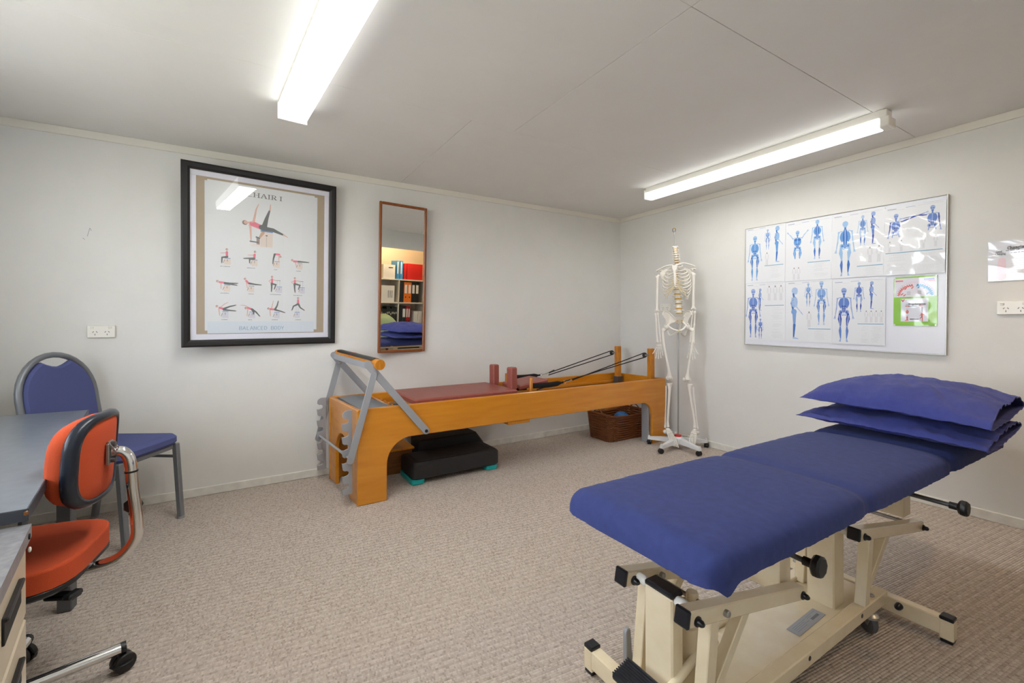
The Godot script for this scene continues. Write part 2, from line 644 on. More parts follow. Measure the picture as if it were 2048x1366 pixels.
func room() -> void:
	# carpeted floor, ribs running a little off the long wall
	var st := SurfaceTool.new()
	st.begin(Mesh.PRIMITIVE_TRIANGLES)
	var a := deg_to_rad(6.4)
	var L := -4.5
	var R := 0.4
	var Z := 3.85
	var corners := [Vector3(L, 0, 0), Vector3(R, 0, 0), Vector3(R, 0, Z), Vector3(L, 0, Z)]
	st.set_normal(Vector3.UP)
	for k in [0, 1, 2, 0, 2, 3]:
		var p: Vector3 = corners[k]
		st.set_uv(Vector2(p.x * cos(a) + p.z * sin(a), -p.x * sin(a) + p.z * cos(a)) / 0.72)
		st.add_vertex(p)
	var fl := struct("floor", st.commit(), M.carpet)
	part("subfloor", Shape.new().box(Vector3(-2.1, -0.06, 1.9), Vector3(5.0, 0.116, 4.0)), M.brown_wood, fl)
	# walls with thickness
	struct("wall_north", Shape.new().box(Vector3(-2.25, 1.05, -0.06), Vector3(4.74, 2.2, 0.12)), M.wall_paint)
	struct("wall_east", Shape.new().box(Vector3(0.06, 1.05, 1.54), Vector3(0.12, 2.2, 3.08)), M.wall_paint)
	var w := Shape.new()
	# west wall round the window opening z 0.95..2.95, y 0.82..1.78
	w.box(Vector3(-4.56, 0.385, 1.91), Vector3(0.12, 0.87, 3.82))
	w.box(Vector3(-4.56, 1.965, 1.91), Vector3(0.12, 0.37, 3.82))
	w.box(Vector3(-4.56, 1.3, 0.475), Vector3(0.12, 0.96, 0.95))
	w.box(Vector3(-4.56, 1.3, 3.385), Vector3(0.12, 0.96, 0.87))
	struct("wall_west", w, M.wall_paint)
	var s := Shape.new()
	# south wall with the store-room opening x -1.2..-0.2, up to 1.77
	s.box(Vector3(-1.55, 1.0, 3.04), Vector3(0.7, 2.03, 0.08))
	s.box(Vector3(-0.1, 1.0, 3.04), Vector3(0.2, 2.03, 0.08))
	s.box(Vector3(-0.70, 1.8925, 3.04), Vector3(1.0, 0.245, 0.08))
	struct("wall_south", s, M.wall_paint)
	struct("wall_recess_east", Shape.new().box(Vector3(-1.86, 1.0, 3.45), Vector3(0.08, 2.03, 0.74)), M.wall_paint)
	struct("wall_recess_south", Shape.new().box(Vector3(-3.2, 1.05, 3.76), Vector3(2.76, 2.2, 0.12)), M.wall_paint)
	struct("wall_store_south", Shape.new().box(Vector3(-0.75, 1.05, 3.81), Vector3(2.3, 2.2, 0.12)), M.store_paint)
	struct("wall_store_east", Shape.new().box(Vector3(0.36, 1.05, 3.44), Vector3(0.12, 2.2, 0.8)), M.store_paint)
	struct("wall_store_north", Shape.new().box(Vector3(0.2, 1.05, 3.1), Vector3(0.2, 2.2, 0.04)), M.store_paint)
	# ceiling: sheets with open joints under a slab
	var c := struct("ceiling", Shape.new().box(Vector3(-2.1, CEIL + 0.07, 1.9), Vector3(5.04, 0.12, 4.04)), M.ceiling_paint)
	var gap := 0.0022
	for q in [[-4.5, -2.2, 0.0, 1.15], [-2.2, 0.0, 0.0, 1.15], [-4.5, -1.95, 1.15, 2.235], [-1.95, 0.0, 1.15, 2.235], [-4.5, -1.95, 2.235, 3.82], [-1.95, 0.4, 2.235, 3.82]]:
		part("ceiling_sheet", Shape.new().box(Vector3((q[0] + q[1]) / 2.0, CEIL + 0.005, (q[2] + q[3]) / 2.0), Vector3(q[1] - q[0] - gap, 0.01, q[3] - q[2] - (gap if q[3] > 2.0 and q[0] > -3.0 else 0.0008)), 0.0006), M.ceiling_paint, c)
	# cover strips below the ceiling and skirting boards
	struct("trim_north", Shape.new().box(Vector3(-2.25, CEIL - 0.02, 0.005), Vector3(4.5, 0.04, 0.01), 0.0015), M.trim_paint)
	struct("trim_east", Shape.new().box(Vector3(-0.005, CEIL - 0.02, 1.505), Vector3(0.01, 0.04, 2.99), 0.0015), M.trim_paint)
	struct("trim_west", Shape.new().box(Vector3(-4.495, CEIL - 0.02, 1.855), Vector3(0.01, 0.04, 3.69), 0.0015), M.trim_paint)
	struct("baseboard_north", Shape.new().box(Vector3(-2.25, 0.025, 0.006), Vector3(4.5, 0.05, 0.012), 0.003), M.skirting_paint)
	struct("baseboard_east", Shape.new().box(Vector3(-0.006, 0.025, 1.505), Vector3(0.012, 0.05, 2.98), 0.003), M.skirting_paint)
	struct("baseboard_west", Shape.new().box(Vector3(-4.494, 0.025, 1.855), Vector3(0.012, 0.05, 3.68), 0.003), M.skirting_paint)


func ceiling_lamps() -> void:
	var glow := mat("tube_glow", rgb(250, 252, 250), 0.3)
	glow.emission_enabled = true
	glow.emission = rgb(250, 253, 252)
	glow.emission_energy_multiplier = TUBE_GLOW
	# wide prismatic fitting over the middle of the room
	var t := thing("ceiling_light", "wide prismatic fluorescent ceiling light over the carpet", "ceiling light", Vector3(-2.98, CEIL, 0.865), 4.6)
	var ln := 1.5
	part("housing", Shape.new().box(Vector3(0, -0.008, ln / 2.0), Vector3(0.12, 0.016, ln), 0.002), M.white_plastic, t)
	var sec := PackedVector2Array([Vector2(-0.062, -0.016), Vector2(0.062, -0.016), Vector2(0.062, -0.06), Vector2(0.048, -0.078), Vector2(-0.048, -0.078), Vector2(-0.062, -0.06)])
	part("diffuser", Shape.new().at(turned(Vector3(0, 0, ln / 2.0), 0)).prism(sec, ln, 0.003), glow, t)
	for z in [0.0, ln]:
		part("end_cap", Shape.new().box(Vector3(0, -0.04, z), Vector3(0.126, 0.08, 0.004), 0.0015), M.white_plastic, t)
	lamp_light(t, Vector3(0, -0.085, ln / 2.0), Vector2(0.11, ln), 1.25)
	# slim batten by the charts
	t = thing("batten_light", "slim fluorescent batten light above the wall charts", "ceiling light", Vector3(-0.54, CEIL, 0.82))
	ln = 1.46
	part("housing", Shape.new().box(Vector3(0, -0.02, ln / 2.0), Vector3(0.06, 0.04, ln), 0.003), M.white_plastic, t)
	sec = PackedVector2Array([Vector2(-0.036, -0.041), Vector2(0.036, -0.041), Vector2(0.038, -0.083), Vector2(-0.038, -0.083)])
	part("diffuser", Shape.new().at(turned(Vector3(0, 0, ln / 2.0 - 0.01), 0)).prism(sec, ln - 0.03, 0.003), glow, t)
	part("end_cap", Shape.new().box(Vector3(0, -0.046, ln - 0.004), Vector3(0.062, 0.085, 0.03), 0.003).box(Vector3(0, -0.064, ln + 0.004), Vector3(0.084, 0.046, 0.036), 0.003), M.white_plastic, t)
	part("end_cap", Shape.new().box(Vector3(0, -0.05, -0.002), Vector3(0.078, 0.07, 0.008), 0.002), M.white_plastic, t)
	lamp_light(t, Vector3(0, -0.09, ln / 2.0), Vector2(0.07, ln - 0.06), 0.62)


func lamp_light(t: Node3D, at: Vector3, size: Vector2, k: float) -> void:
	var l := AreaLight3D.new()
	l.name = "tube_light"
	l.area_size = size
	l.area_normalize_energy = true
	l.light_energy = TUBE_LIGHT * k
	l.light_color = rgb(255, 252, 246)
	l.shadow_enabled = true
	l.set("area_range", 12.0)
	t.add_child(l)
	l.position = at
	l.rotation_degrees = Vector3(-90, 0, 0)


func window_and_blinds() -> void:
	# aluminium window in the west wall with a venetian blind drawn half open
	var f := Shape.new()
	for q in [[0.95, 2.95, 0.82, 0.85], [0.95, 2.95, 1.75, 1.78], [0.95, 0.98, 0.82, 1.78], [2.92, 2.95, 0.82, 1.78], [1.935, 1.965, 0.82, 1.78]]:
		f.box(Vector3(-4.58, (q[2] + q[3]) / 2.0, (q[0] + q[1]) / 2.0), Vector3(0.04, q[3] - q[2], q[1] - q[0]), 0.003)
	var w := struct("window_1", f, M.white_plastic)
	for z in [1.4575, 2.4425]:
		part("pane", Shape.new().box(Vector3(-4.585, 1.3, z), Vector3(0.004, 0.9, 0.955)), M.pane_glass, w)
	part("sill", Shape.new().box(Vector3(-4.49, 0.81, 1.95), Vector3(0.1, 0.02, 2.04), 0.003), M.trim_paint, w)
	var b := thing("venetian_blind", "white venetian blind with open slats hung in the window", "blind", Vector3(-4.51, 1.76, 1.95))
	part("head_rail", Shape.new().box(Vector3.ZERO, Vector3(0.03, 0.03, 1.94), 0.002), M.white_plastic, b)
	var sl := Shape.new().at(turned(Vector3.ZERO, 0, 0, 14)).box(Vector3.ZERO, Vector3(0.025, 0.0008, 1.93)).mesh()
	for k in 30:
		part("slat", sl, M.white_plastic, b).position.y = -0.04 - k * 0.029
	part("bottom_rail", Shape.new().box(Vector3(0, -0.92, 0), Vector3(0.026, 0.012, 1.93), 0.002), M.white_plastic, b)


func pillow(corners: Array, seam: float, up: float, down: float, sd: int, label: String, cloth: Material = null) -> void:
	# corners: closed end front, open end front, open end back, closed end back (x, z)
	var mid := Vector3.ZERO
	for c in corners:
		mid += Vector3(c.x, 0, c.y) / 4.0
	var base := Vector3(mid.x, seam - down, mid.z)
	var t := thing("pillow", label, "pillow", base)
	var f := noise(4.0, sd, 3)
	var f2 := noise(14.0, sd + 5, 2)
	var nu := 40
	var nv := 52
	var top := []
	var bot := []
	for j in nv + 1:
		var v := float(j) / nv
		var rt := []
		var rb := []
		for i in nu + 1:
			var u := float(i) / nu
			var a: Vector2 = (corners[0] as Vector2).lerp(corners[1], v)
			var b: Vector2 = (corners[3] as Vector2).lerp(corners[2], v)
			var p := a.lerp(b, u)
			# sides drawn in between the corners
			var su := 1.0 - pow(absf(2.0 * u - 1.0), 2.0)
			var sv := 1.0 - pow(absf(2.0 * v - 1.0), 2.0)
			p += (a.lerp(b, 0.5) - p) * 0.05 * sv + ((corners[0] as Vector2).lerp(corners[3], u) - (corners[1] as Vector2).lerp(corners[2], u)) * (0.03 * su * (v - 0.35 if v < 0.35 else 0.0)) * -1.0
			var fv := 1.0 - pow(absf(2.0 * v - 1.0), 2.4)
			if v > 0.5:
				fv = lerpf(1.0, 0.50, pow((v - 0.5) * 2.0, 2.2))
			var shape := pow(maxf(0.0, 1.0 - pow(absf(2.0 * u - 1.0), 2.4)), 0.55) * pow(maxf(0.0, fv), 0.55 if v < 0.5 else 1.0)
			var wr := f.get_noise_2d(p.x, p.y) * 0.012 + f2.get_noise_2d(p.x * 0.5, p.y) * 0.005
			# gathers running in from the open end and along the front seam
			wr += 0.004 * sin(u * 46.0 + 3.0 * f.get_noise_2d(u * 2.0, 7.0)) * pow(v, 5.0)
			wr += 0.003 * sin(v * 70.0 + 6.0 * f.get_noise_2d(v * 2.0, 3.0)) * exp(-u * 9.0)
			var edge := minf(1.0, shape * 2.5)
			var sag := -0.012 * pow(v, 3.0) * (1.0 - u) + 0.004 * f.get_noise_1d(v * 3.0 + u * 2.0)
			rt.append(Vector3(p.x, seam + sag + up * shape + wr * edge * (1.0 if shape > 0.02 else 0.4), p.y) - base)
			rb.append(Vector3(p.x, seam + sag - down * shape + wr * 0.3 * edge, p.y) - base)
		top.append(rt)
		bot.append(rb)
	var s := Shape.new()
	var rev := []
	for r in top:
		var q: Array = r.duplicate()
		q.reverse()
		rev.append(q)
	s.grid(rev)
	s.grid(bot)
	part("pillow_case", s, cloth if cloth else M.pillow_cotton, t)
	# the pillow itself, seen through the open end of its case
	var inner := Shape.new()
	var rows := []
	for j in 5:
		var row := []
		for k in 25:
			var a := TAU * k / 24.0
			var u := 0.5 + 0.42 * cos(a) * (1.0 - j * 0.24)
			var jj := int(nv * (0.92 + 0.012 * j))
			var i0 := clampi(int(u * nu), 0, nu)
			var hi: Vector3 = top[jj][i0]
			var lo: Vector3 = bot[jj][i0]
			row.append(lo.lerp(hi, 0.5 + 0.40 * sin(a) * (1.0 - j * 0.24)))
		rows.append(row)
	inner.grid(rows)
	part("pillow_insert", inner, M.pillow_inside, t)
	# folded hem round the opening
	var hem := []
	for i in nu + 1:
		hem.append(top[nv][i])
	for i in nu + 1:
		hem.append(bot[nv][nu - i])
	hem.append(top[nv][0])
	part("hem", Shape.new().tube(hem, 0.0022, 6, false), cloth if cloth else M.pillow_cotton, t)


func treatment_table() -> void:
	var root := Vector3(-1.8, 0, 2.43)
	var t := thing("treatment_table", "cream framed treatment table with navy fitted sheet and three padded sections", "treatment table", root)
	var W := Transform3D(Basis(), -root)
	# --- padded top under a fitted sheet
	var x0 := -2.455
	var x1 := -0.56
	var zc := 2.43
	var ht := 0.558
	var hb := 0.497
	var f := noise(5.0, 51, 3)
	var rows := []
	var nx := 190
	for i in nx + 1:
		var xx := lerpf(x0, x1, float(i) / nx)
		var d := minf(xx - x0, x1 - xx)
		var q := 1.0
		if d < 0.06:
			q = sqrt(maxf(0.0, 1.0 - pow(1.0 - d / 0.06, 2.0)))
		var cr := 0.0
		for c in [-1.80, -1.18]:
			cr += exp(-pow((xx - c) / 0.020, 2.0)) + 0.35 * exp(-pow((xx - c) / 0.07, 2.0))
		var hw := 0.222 - (1.0 - q) * 0.045 - 0.008 * exp(-0.0) * minf(1.0, cr)
		var row := []
		for k in 49:
			var a := PI - PI * k / 48.0
			var cz := signf(cos(a)) * pow(absf(cos(a)), 0.28)
			var sy := pow(absf(sin(a)), 0.42)
			var zz := zc + hw * cz + 0.01 * (xx + 1.8) * 1.6
			var crown := 0.006 * (1.0 - cz * cz)
			var low := hb - 0.002 * f.get_noise_2d(xx * 3.0, cz * 2.0)
			# corner of the sheet hanging at the near foot end
			var hang := 0.018 * exp(-pow((xx - (x0 + 0.055)) / 0.022, 2.0)) * exp(-pow((cz - 1.0) / 0.08, 2.0))
			low -= hang
			var yy := low + (ht + crown - low) * sy * pow(q, 0.75) - 0.009 * minf(cr, 1.2) * sy
			yy += 0.0016 * f.get_noise_2d(xx * 4.0, zz * 4.0)
			zz += 0.0018 * f.get_noise_2d(xx * 9.0, sy * 0.4 + 5.0) * (1.0 - sy) * signf(cz)
			var xo := -hang * 0.25
			row.append(Vector3(xx + xo, yy, zz))
		rows.append(row)
	part("fitted_sheet", Shape.new().at(W).grid(rows), M.navy_cotton, t)
	var u := Shape.new().at(W)
	for q in [[-2.42, -1.82], [-1.78, -1.2], [-1.16, -0.6]]:
		u.box(Vector3((q[0] + q[1]) / 2.0, 0.497, zc), Vector3(q[1] - q[0], 0.018, 0.40), 0.003)
	part("top_board", u, M.brown_wood, t)
	var cf := Shape.new().at(W)
	for z in [2.30, 2.56]:
		cf.box(Vector3(-1.5, 0.475, z), Vector3(1.7, 0.026, 0.026), 0.003)
	for x in [-2.2, -1.5, -0.8]:
		cf.box(Vector3(x, 0.472, zc), Vector3(0.03, 0.024, 0.25), 0.003)
	part("top_frame", cf, M.cream_paint, t)
	# --- base: two long rails, tray between, cross feet at both ends
	for z in [2.327, 2.527]:
		var r := part("base_rail", Shape.new().at(W).box(Vector3(-1.855, 0.086, z), Vector3(0.98, 0.04, 0.036), 0.003), M.cream_paint, t)
		if z > 2.5:
			for hx in [-1.885, -1.56]:
				part("hole_plug", Shape.new().at(W * turned(Vector3(hx, 0.09, z + 0.0175), 0, 90)).lathe([Vector2(0, 0), Vector2(0.007, 0), Vector2(0.006, 0.0015), Vector2(0, 0.0018)], 14), M.cap_black, r)
	part("base_tray", Shape.new().at(W).box(Vector3(-1.88, 0.084, 2.427), Vector3(1.0, 0.012, 0.166), 0.002), M.cream_paint, t)
	var lb := label_plate()
	var lp := paper("rating_plate", lb, 0.170, 0.036, t, 0.3)
	lp.position = Vector3(-1.735, 0.0905, 2.468) - root
	lp.rotation_degrees = Vector3(-90, 2, 0)
	for q in [[-2.335, 2.165, 2.69, 0.062], [-1.315, 2.165, 2.695, 0.066]]:
		var ft := part("cross_foot", Shape.new().at(W).box(Vector3(q[0], 0.046, (q[1] + q[2]) / 2.0), Vector3(0.034, 0.052, q[2] - q[1]), 0.003), M.cream_paint, t)
		for z in [q[1] + 0.016, q[2] - 0.016]:
			part("foot_post", Shape.new().at(W).box(Vector3(q[0], 0.04, z), Vector3(0.036, 0.06, 0.034), 0.003), M.cream_paint, ft)
			part("foot_cap", Shape.new().at(W).box(Vector3(q[0], 0.074, z), Vector3(0.036, 0.012, 0.034), 0.003), M.cap_black, ft)
			part("foot_glide", Shape.new().at(W).box(Vector3(q[0], 0.005, z), Vector3(0.032, 0.01, 0.03), 0.002), M.cap_black, ft)
		part("bolt_cap", Shape.new().at(W * turned(Vector3(q[0] - 0.018, 0.055, 2.565), 0, 0, 90)).lathe([Vector2(0.0, 0.0), Vector2(0.011, 0.0), Vector2(0.010, 0.014), Vector2(0.006, 0.02), Vector2(0, 0.022)], 14), M.cap_black, ft)
	for q in [[-1.475, 2.535], [-1.46, 2.30], [-2.24, 2.535], [-2.24, 2.30]]:
		caster(t, Vector3(q[0], 0, q[1]) - root, 0.033, 0.020, M.grey_rubber, M.steel, 60.0, 0.068)
		part("caster_bolt", Shape.new().at(W * turned(Vector3(q[0] + 0.03, 0.105, q[1] - 0.008), 0)).lathe([Vector2(0.010, 0), Vector2(0.010, 0.003), Vector2(0.007, 0.006), Vector2(0, 0.0065)], 14), M.steel, t)
	# --- lifting frames: a column, a pair of sloping arms and a hanger to the top, at each end
	var cols := [[-2.352, 0.040, 0.377], [-1.565, 0.07, 0.40]]
	for n in 2:
		var cx: float = cols[n][0]
		var cy: float = cols[n][2]
		var c := part("column", Shape.new().at(W).box(Vector3(cx, (cy + 0.085) / 2.0, 2.446), Vector3(cols[n][1], cy - 0.085, 0.08), 0.004), M.cream_paint, t)
		part("column_cap", Shape.new().at(W).box(Vector3(cx, cy + 0.004, 2.446), Vector3(cols[n][1] + 0.002, 0.014, 0.082), 0.005), M.cap_black, c)
		var dx := 0.0 if n == 0 else 0.815
		for z in [2.357, 2.533]:
			var a0 := Vector3(-2.395 + dx, 0.376 - (0.032 if n else 0.0), z)
			var a1 := Vector3(-1.925 + dx + (0.06 if n else 0.0), 0.281 - (0.038 if n else 0.0), z)
			var arm := part("lift_arm", Shape.new().at(W).bar(a0, a1, 0.034, 0.036, 0.003, Vector3(0.2, 0.98, 0.0)), M.cream_paint, t)
			var dir := (a1 - a0).normalized()
			part("arm_cap", Shape.new().at(W).bar(a0 - dir * 0.008, a0 + dir * 0.002, 0.036, 0.038, 0.003, Vector3(0.2, 0.98, 0.0)), M.cap_black, arm)
			for k in [0.05, 0.985]:
				part("bolt_cap", Shape.new().at(W * turned(a0.lerp(a1, k) + Vector3(0, -0.004, 0.017), 0, 90)).lathe([Vector2(0.011, 0.0), Vector2(0.011, 0.003), Vector2(0.008, 0.004), Vector2(0.007, 0.012), Vector2(0.004, 0.016), Vector2(0, 0.017)], 14), M.cap_black, arm)
			if n == 0:
				part("pivot_bolt", Shape.new().at(W * turned(a0.lerp(a1, 0.26) + Vector3(0, 0, 0.017), 0, 90)).lathe([Vector2(0.008, 0.0), Vector2(0.008, 0.008), Vector2(0.006, 0.01), Vector2(0, 0.011)], 12), M.steel, arm)
			part("bushing", Shape.new().at(W * turned(Vector3(cx - 0.004, a0.y - 0.004, 2.486 if z > 2.44 else 2.374), 0, 90)).lathe([Vector2(0.010, 0.0), Vector2(0.012, 0.004), Vector2(0.012, 0.026), Vector2(0.010, 0.030)], 16), M.white_plastic, arm)
			# bracket below the arm: strut and slanting brace
			var s0 := a0.lerp(a1, 0.19 if n == 0 else 0.16) + Vector3(0, -0.012, 0)
			part("strut", Shape.new().at(W).bar(s0, Vector3(s0.x - 0.022, 0.09, z - 0.006), 0.030, 0.034, 0.002, Vector3(1, 0, 0)), M.cream_paint, arm)
			part("brace", Shape.new().at(W).bar(a0.lerp(a1, 0.46 if n == 0 else 0.42) + Vector3(0, -0.012, 0), Vector3(s0.x - 0.004, 0.16, z - 0.003), 0.026, 0.026, 0.002, Vector3(1, 0, 0)), M.cream_paint, arm)
		# hanger plate under the top at the arms' far end
		var hx := -1.93 + dx + (0.06 if n else 0.0)
		part("hanger", Shape.new().at(W).box(Vector3(hx, 0.37, 2.445), Vector3(0.06, 0.21, 0.12), 0.003), M.cream_paint, t)
		part("pivot_rod", Shape.new().at(W).tube([Vector3(hx, 0.28 - (0.038 if n else 0.0), 2.35), Vector3(hx, 0.28 - (0.038 if n else 0.0), 2.54)], 0.007, 12), M.steel, t)
	# --- steel cross rod, hydraulic cylinder and pedal at the foot end
	var rod := part("cross_rod", Shape.new().at(W).tube([Vector3(-2.29, 0.352, 2.36), Vector3(-2.29, 0.352, 2.53)], 0.0055, 12), M.steel, t)
	part("rod_knob", Shape.new().at(W * turned(Vector3(-2.29, 0.332, 2.478), 0)).lathe([Vector2(0, 0.0), Vector2(0.014, 0.0), Vector2(0.014, 0.032), Vector2(0.012, 0.036), Vector2(0, 0.037)], 16), M.cream_paint, rod)
	var cy := Shape.new().at(W * turned(Vector3(-2.275, 0.085, 2.462), 0, 0, 3))
	cy.lathe([Vector2(0, 0.0), Vector2(0.032, 0.0), Vector2(0.032, 0.12), Vector2(0.024, 0.125), Vector2(0.024, 0.195), Vector2(0.018, 0.20), Vector2(0.018, 0.25), Vector2(0.0, 0.252)], 20)
	var cyl := part("hydraulic_cylinder", cy, M.cream_paint, t)
	for q in [[0.205, 0.0196], [0.212, 0.0196]]:
		part("wire_clip", Shape.new().at(W * turned(Vector3(-2.275, 0.085 + q[0], 2.462), 20, 4)).lathe([Vector2(q[1], 0.0), Vector2(q[1] + 0.0012, 0.0012), Vector2(q[1], 0.0024)], 20), M.cap_black, cyl)
	part("valve_block", Shape.new().at(W).box(Vector3(-2.235, 0.215, 2.475), Vector3(0.05, 0.04, 0.04), 0.004), M.cream_paint, cyl)
	var ped := part("pedal_rod", Shape.new().at(W).tube([Vector3(-2.44, 0.168, 2.49), Vector3(-2.36, 0.195, 2.488), Vector3(-2.24, 0.235, 2.485)], 0.0105, 14), M.cream_paint, t)
	var pd := Shape.new().at(W * turned(Vector3(-2.43, 0.185, 2.45), 0, 0, 16))
	pd.box(Vector3.ZERO, Vector3(0.062, 0.016, 0.13), 0.005)
	for k in 9:
		pd.box(Vector3(-0.025 + k * 0.00625, 0.0085, 0), Vector3(0.0036, 0.004, 0.128), 0.0012)
	part("pedal_pad", pd, M.cap_black, ped)
	# --- grey locking lever on the front foot
	var lv := Shape.new().at(W * turned(Vector3(-2.335, 0.0, 2.318), 8))
	lv.prism(PackedVector2Array([Vector2(-0.016, 0.085), Vector2(0.03, 0.085), Vector2(0.034, 0.118), Vector2(0.012, 0.13), Vector2(0.006, 0.195)]) + arc(Vector2(-0.004, 0.195), Vector2(0.01, 0.012), 0, 180, 6) + PackedVector2Array([Vector2(-0.014, 0.12)]), 0.012, 0.002)
	var lev := part("lock_lever", lv, M.grey_metal, t)
	part("pivot_bolt", Shape.new().at(W * turned(Vector3(-2.315, 0.105, 2.325), 8, 90)).lathe([Vector2(0.010, 0), Vector2(0.010, 0.004), Vector2(0.006, 0.007), Vector2(0, 0.0075)], 14), M.steel, lev)
	# --- hand knobs of the section stays
	for q in [[-2.045, 0.428, 2.50, 2.605, 0.026], [-1.362, 0.442, 2.52, 2.695, 0.023]]:
		var st := part("stay_rod", Shape.new().at(W).tube([Vector3(q[0], q[1] + 0.004, q[2]), Vector3(q[0], q[1], q[3])], 0.0065, 10), M.dark_metal, t)
		var kn := Shape.new().at(W * turned(Vector3(q[0], q[1], q[3]), 0, 90))
		kn.lathe([Vector2(0, 0), Vector2(0.011, 0.0), Vector2(0.011, 0.018), Vector2(q[4] * 0.85, 0.022), Vector2(q[4], 0.027), Vector2(q[4], 0.037), Vector2(q[4] * 0.82, 0.042), Vector2(0, 0.043)], 8)
		part("hand_knob", kn, M.black_plastic, st)
	# --- pillows on the head section
	pillow([Vector2(-1.185, 2.175), Vector2(-1.215, 2.745), Vector2(-0.66, 2.725), Vector2(-0.62, 2.16)], 0.604, 0.043, 0.032, 61, "lower navy pillow lying on the treatment table under another")
	pillow([Vector2(-1.135, 2.165), Vector2(-1.205, 2.752), Vector2(-0.62, 2.725), Vector2(-0.57, 2.15)], 0.672, 0.10, 0.020, 63, "upper navy pillow of the stack on the treatment table")


func label_plate() -> Texture2D:
	var c := Canvas.new(512, 116, rgb(176, 182, 192))
	for q in [[40, 30, 240, 3], [40, 46, 200, 3], [40, 62, 260, 3], [40, 80, 180, 3], [300, 24, 180, 3], [300, 40, 80, 3]]:
		c.rect(q[0], q[1], q[0] + q[2], q[1] + q[3], rgb(120, 126, 136))
	for k in 9:
		c.rect(330 + k * 15, 58, 339 + k * 15, 84, rgb(52, 56, 66))
	return c.texture()


func caster(parent: Node, at: Vector3, r: float, w: float, tyre: Material, fork: Material, turn: float, top: float) -> void:
	# single wheel on an offset fork; at is the point on the floor below the swivel
	var x := turned(at, turn)
	var s := Shape.new().at(x * turned(Vector3(0.008, r, 0), 0, 90))
	s.lathe([Vector2(0.004, -w / 2.0), Vector2(r * 0.55, -w / 2.0), Vector2(r * 0.6, -w * 0.42), Vector2(r * 0.92, -w * 0.45), Vector2(r, -w * 0.25), Vector2(r, w * 0.25), Vector2(r * 0.92, w * 0.45), Vector2(r * 0.6, w * 0.42), Vector2(r * 0.55, w / 2.0), Vector2(0.004, w / 2.0)], 24)
	var o := part("caster", s, tyre, parent)
	var f := Shape.new().at(x)
	for z in [-1.0, 1.0]:
		f.bar(Vector3(0.008, r, z * (w / 2.0 + 0.003)), Vector3(0, top - 0.008, z * (w / 2.0 + 0.002)), 0.0025, r * 0.9, 0.0008, Vector3(1, 0, 0))
	f.x = x * turned(Vector3(0, top - 0.014, 0), 0)
	f.lathe([Vector2(0, 0.0), Vector2(r * 0.75, 0.0), Vector2(r * 0.72, 0.006), Vector2(r * 0.45, 0.013), Vector2(0, 0.014)], 18)
	part("fork", f, fork, o)


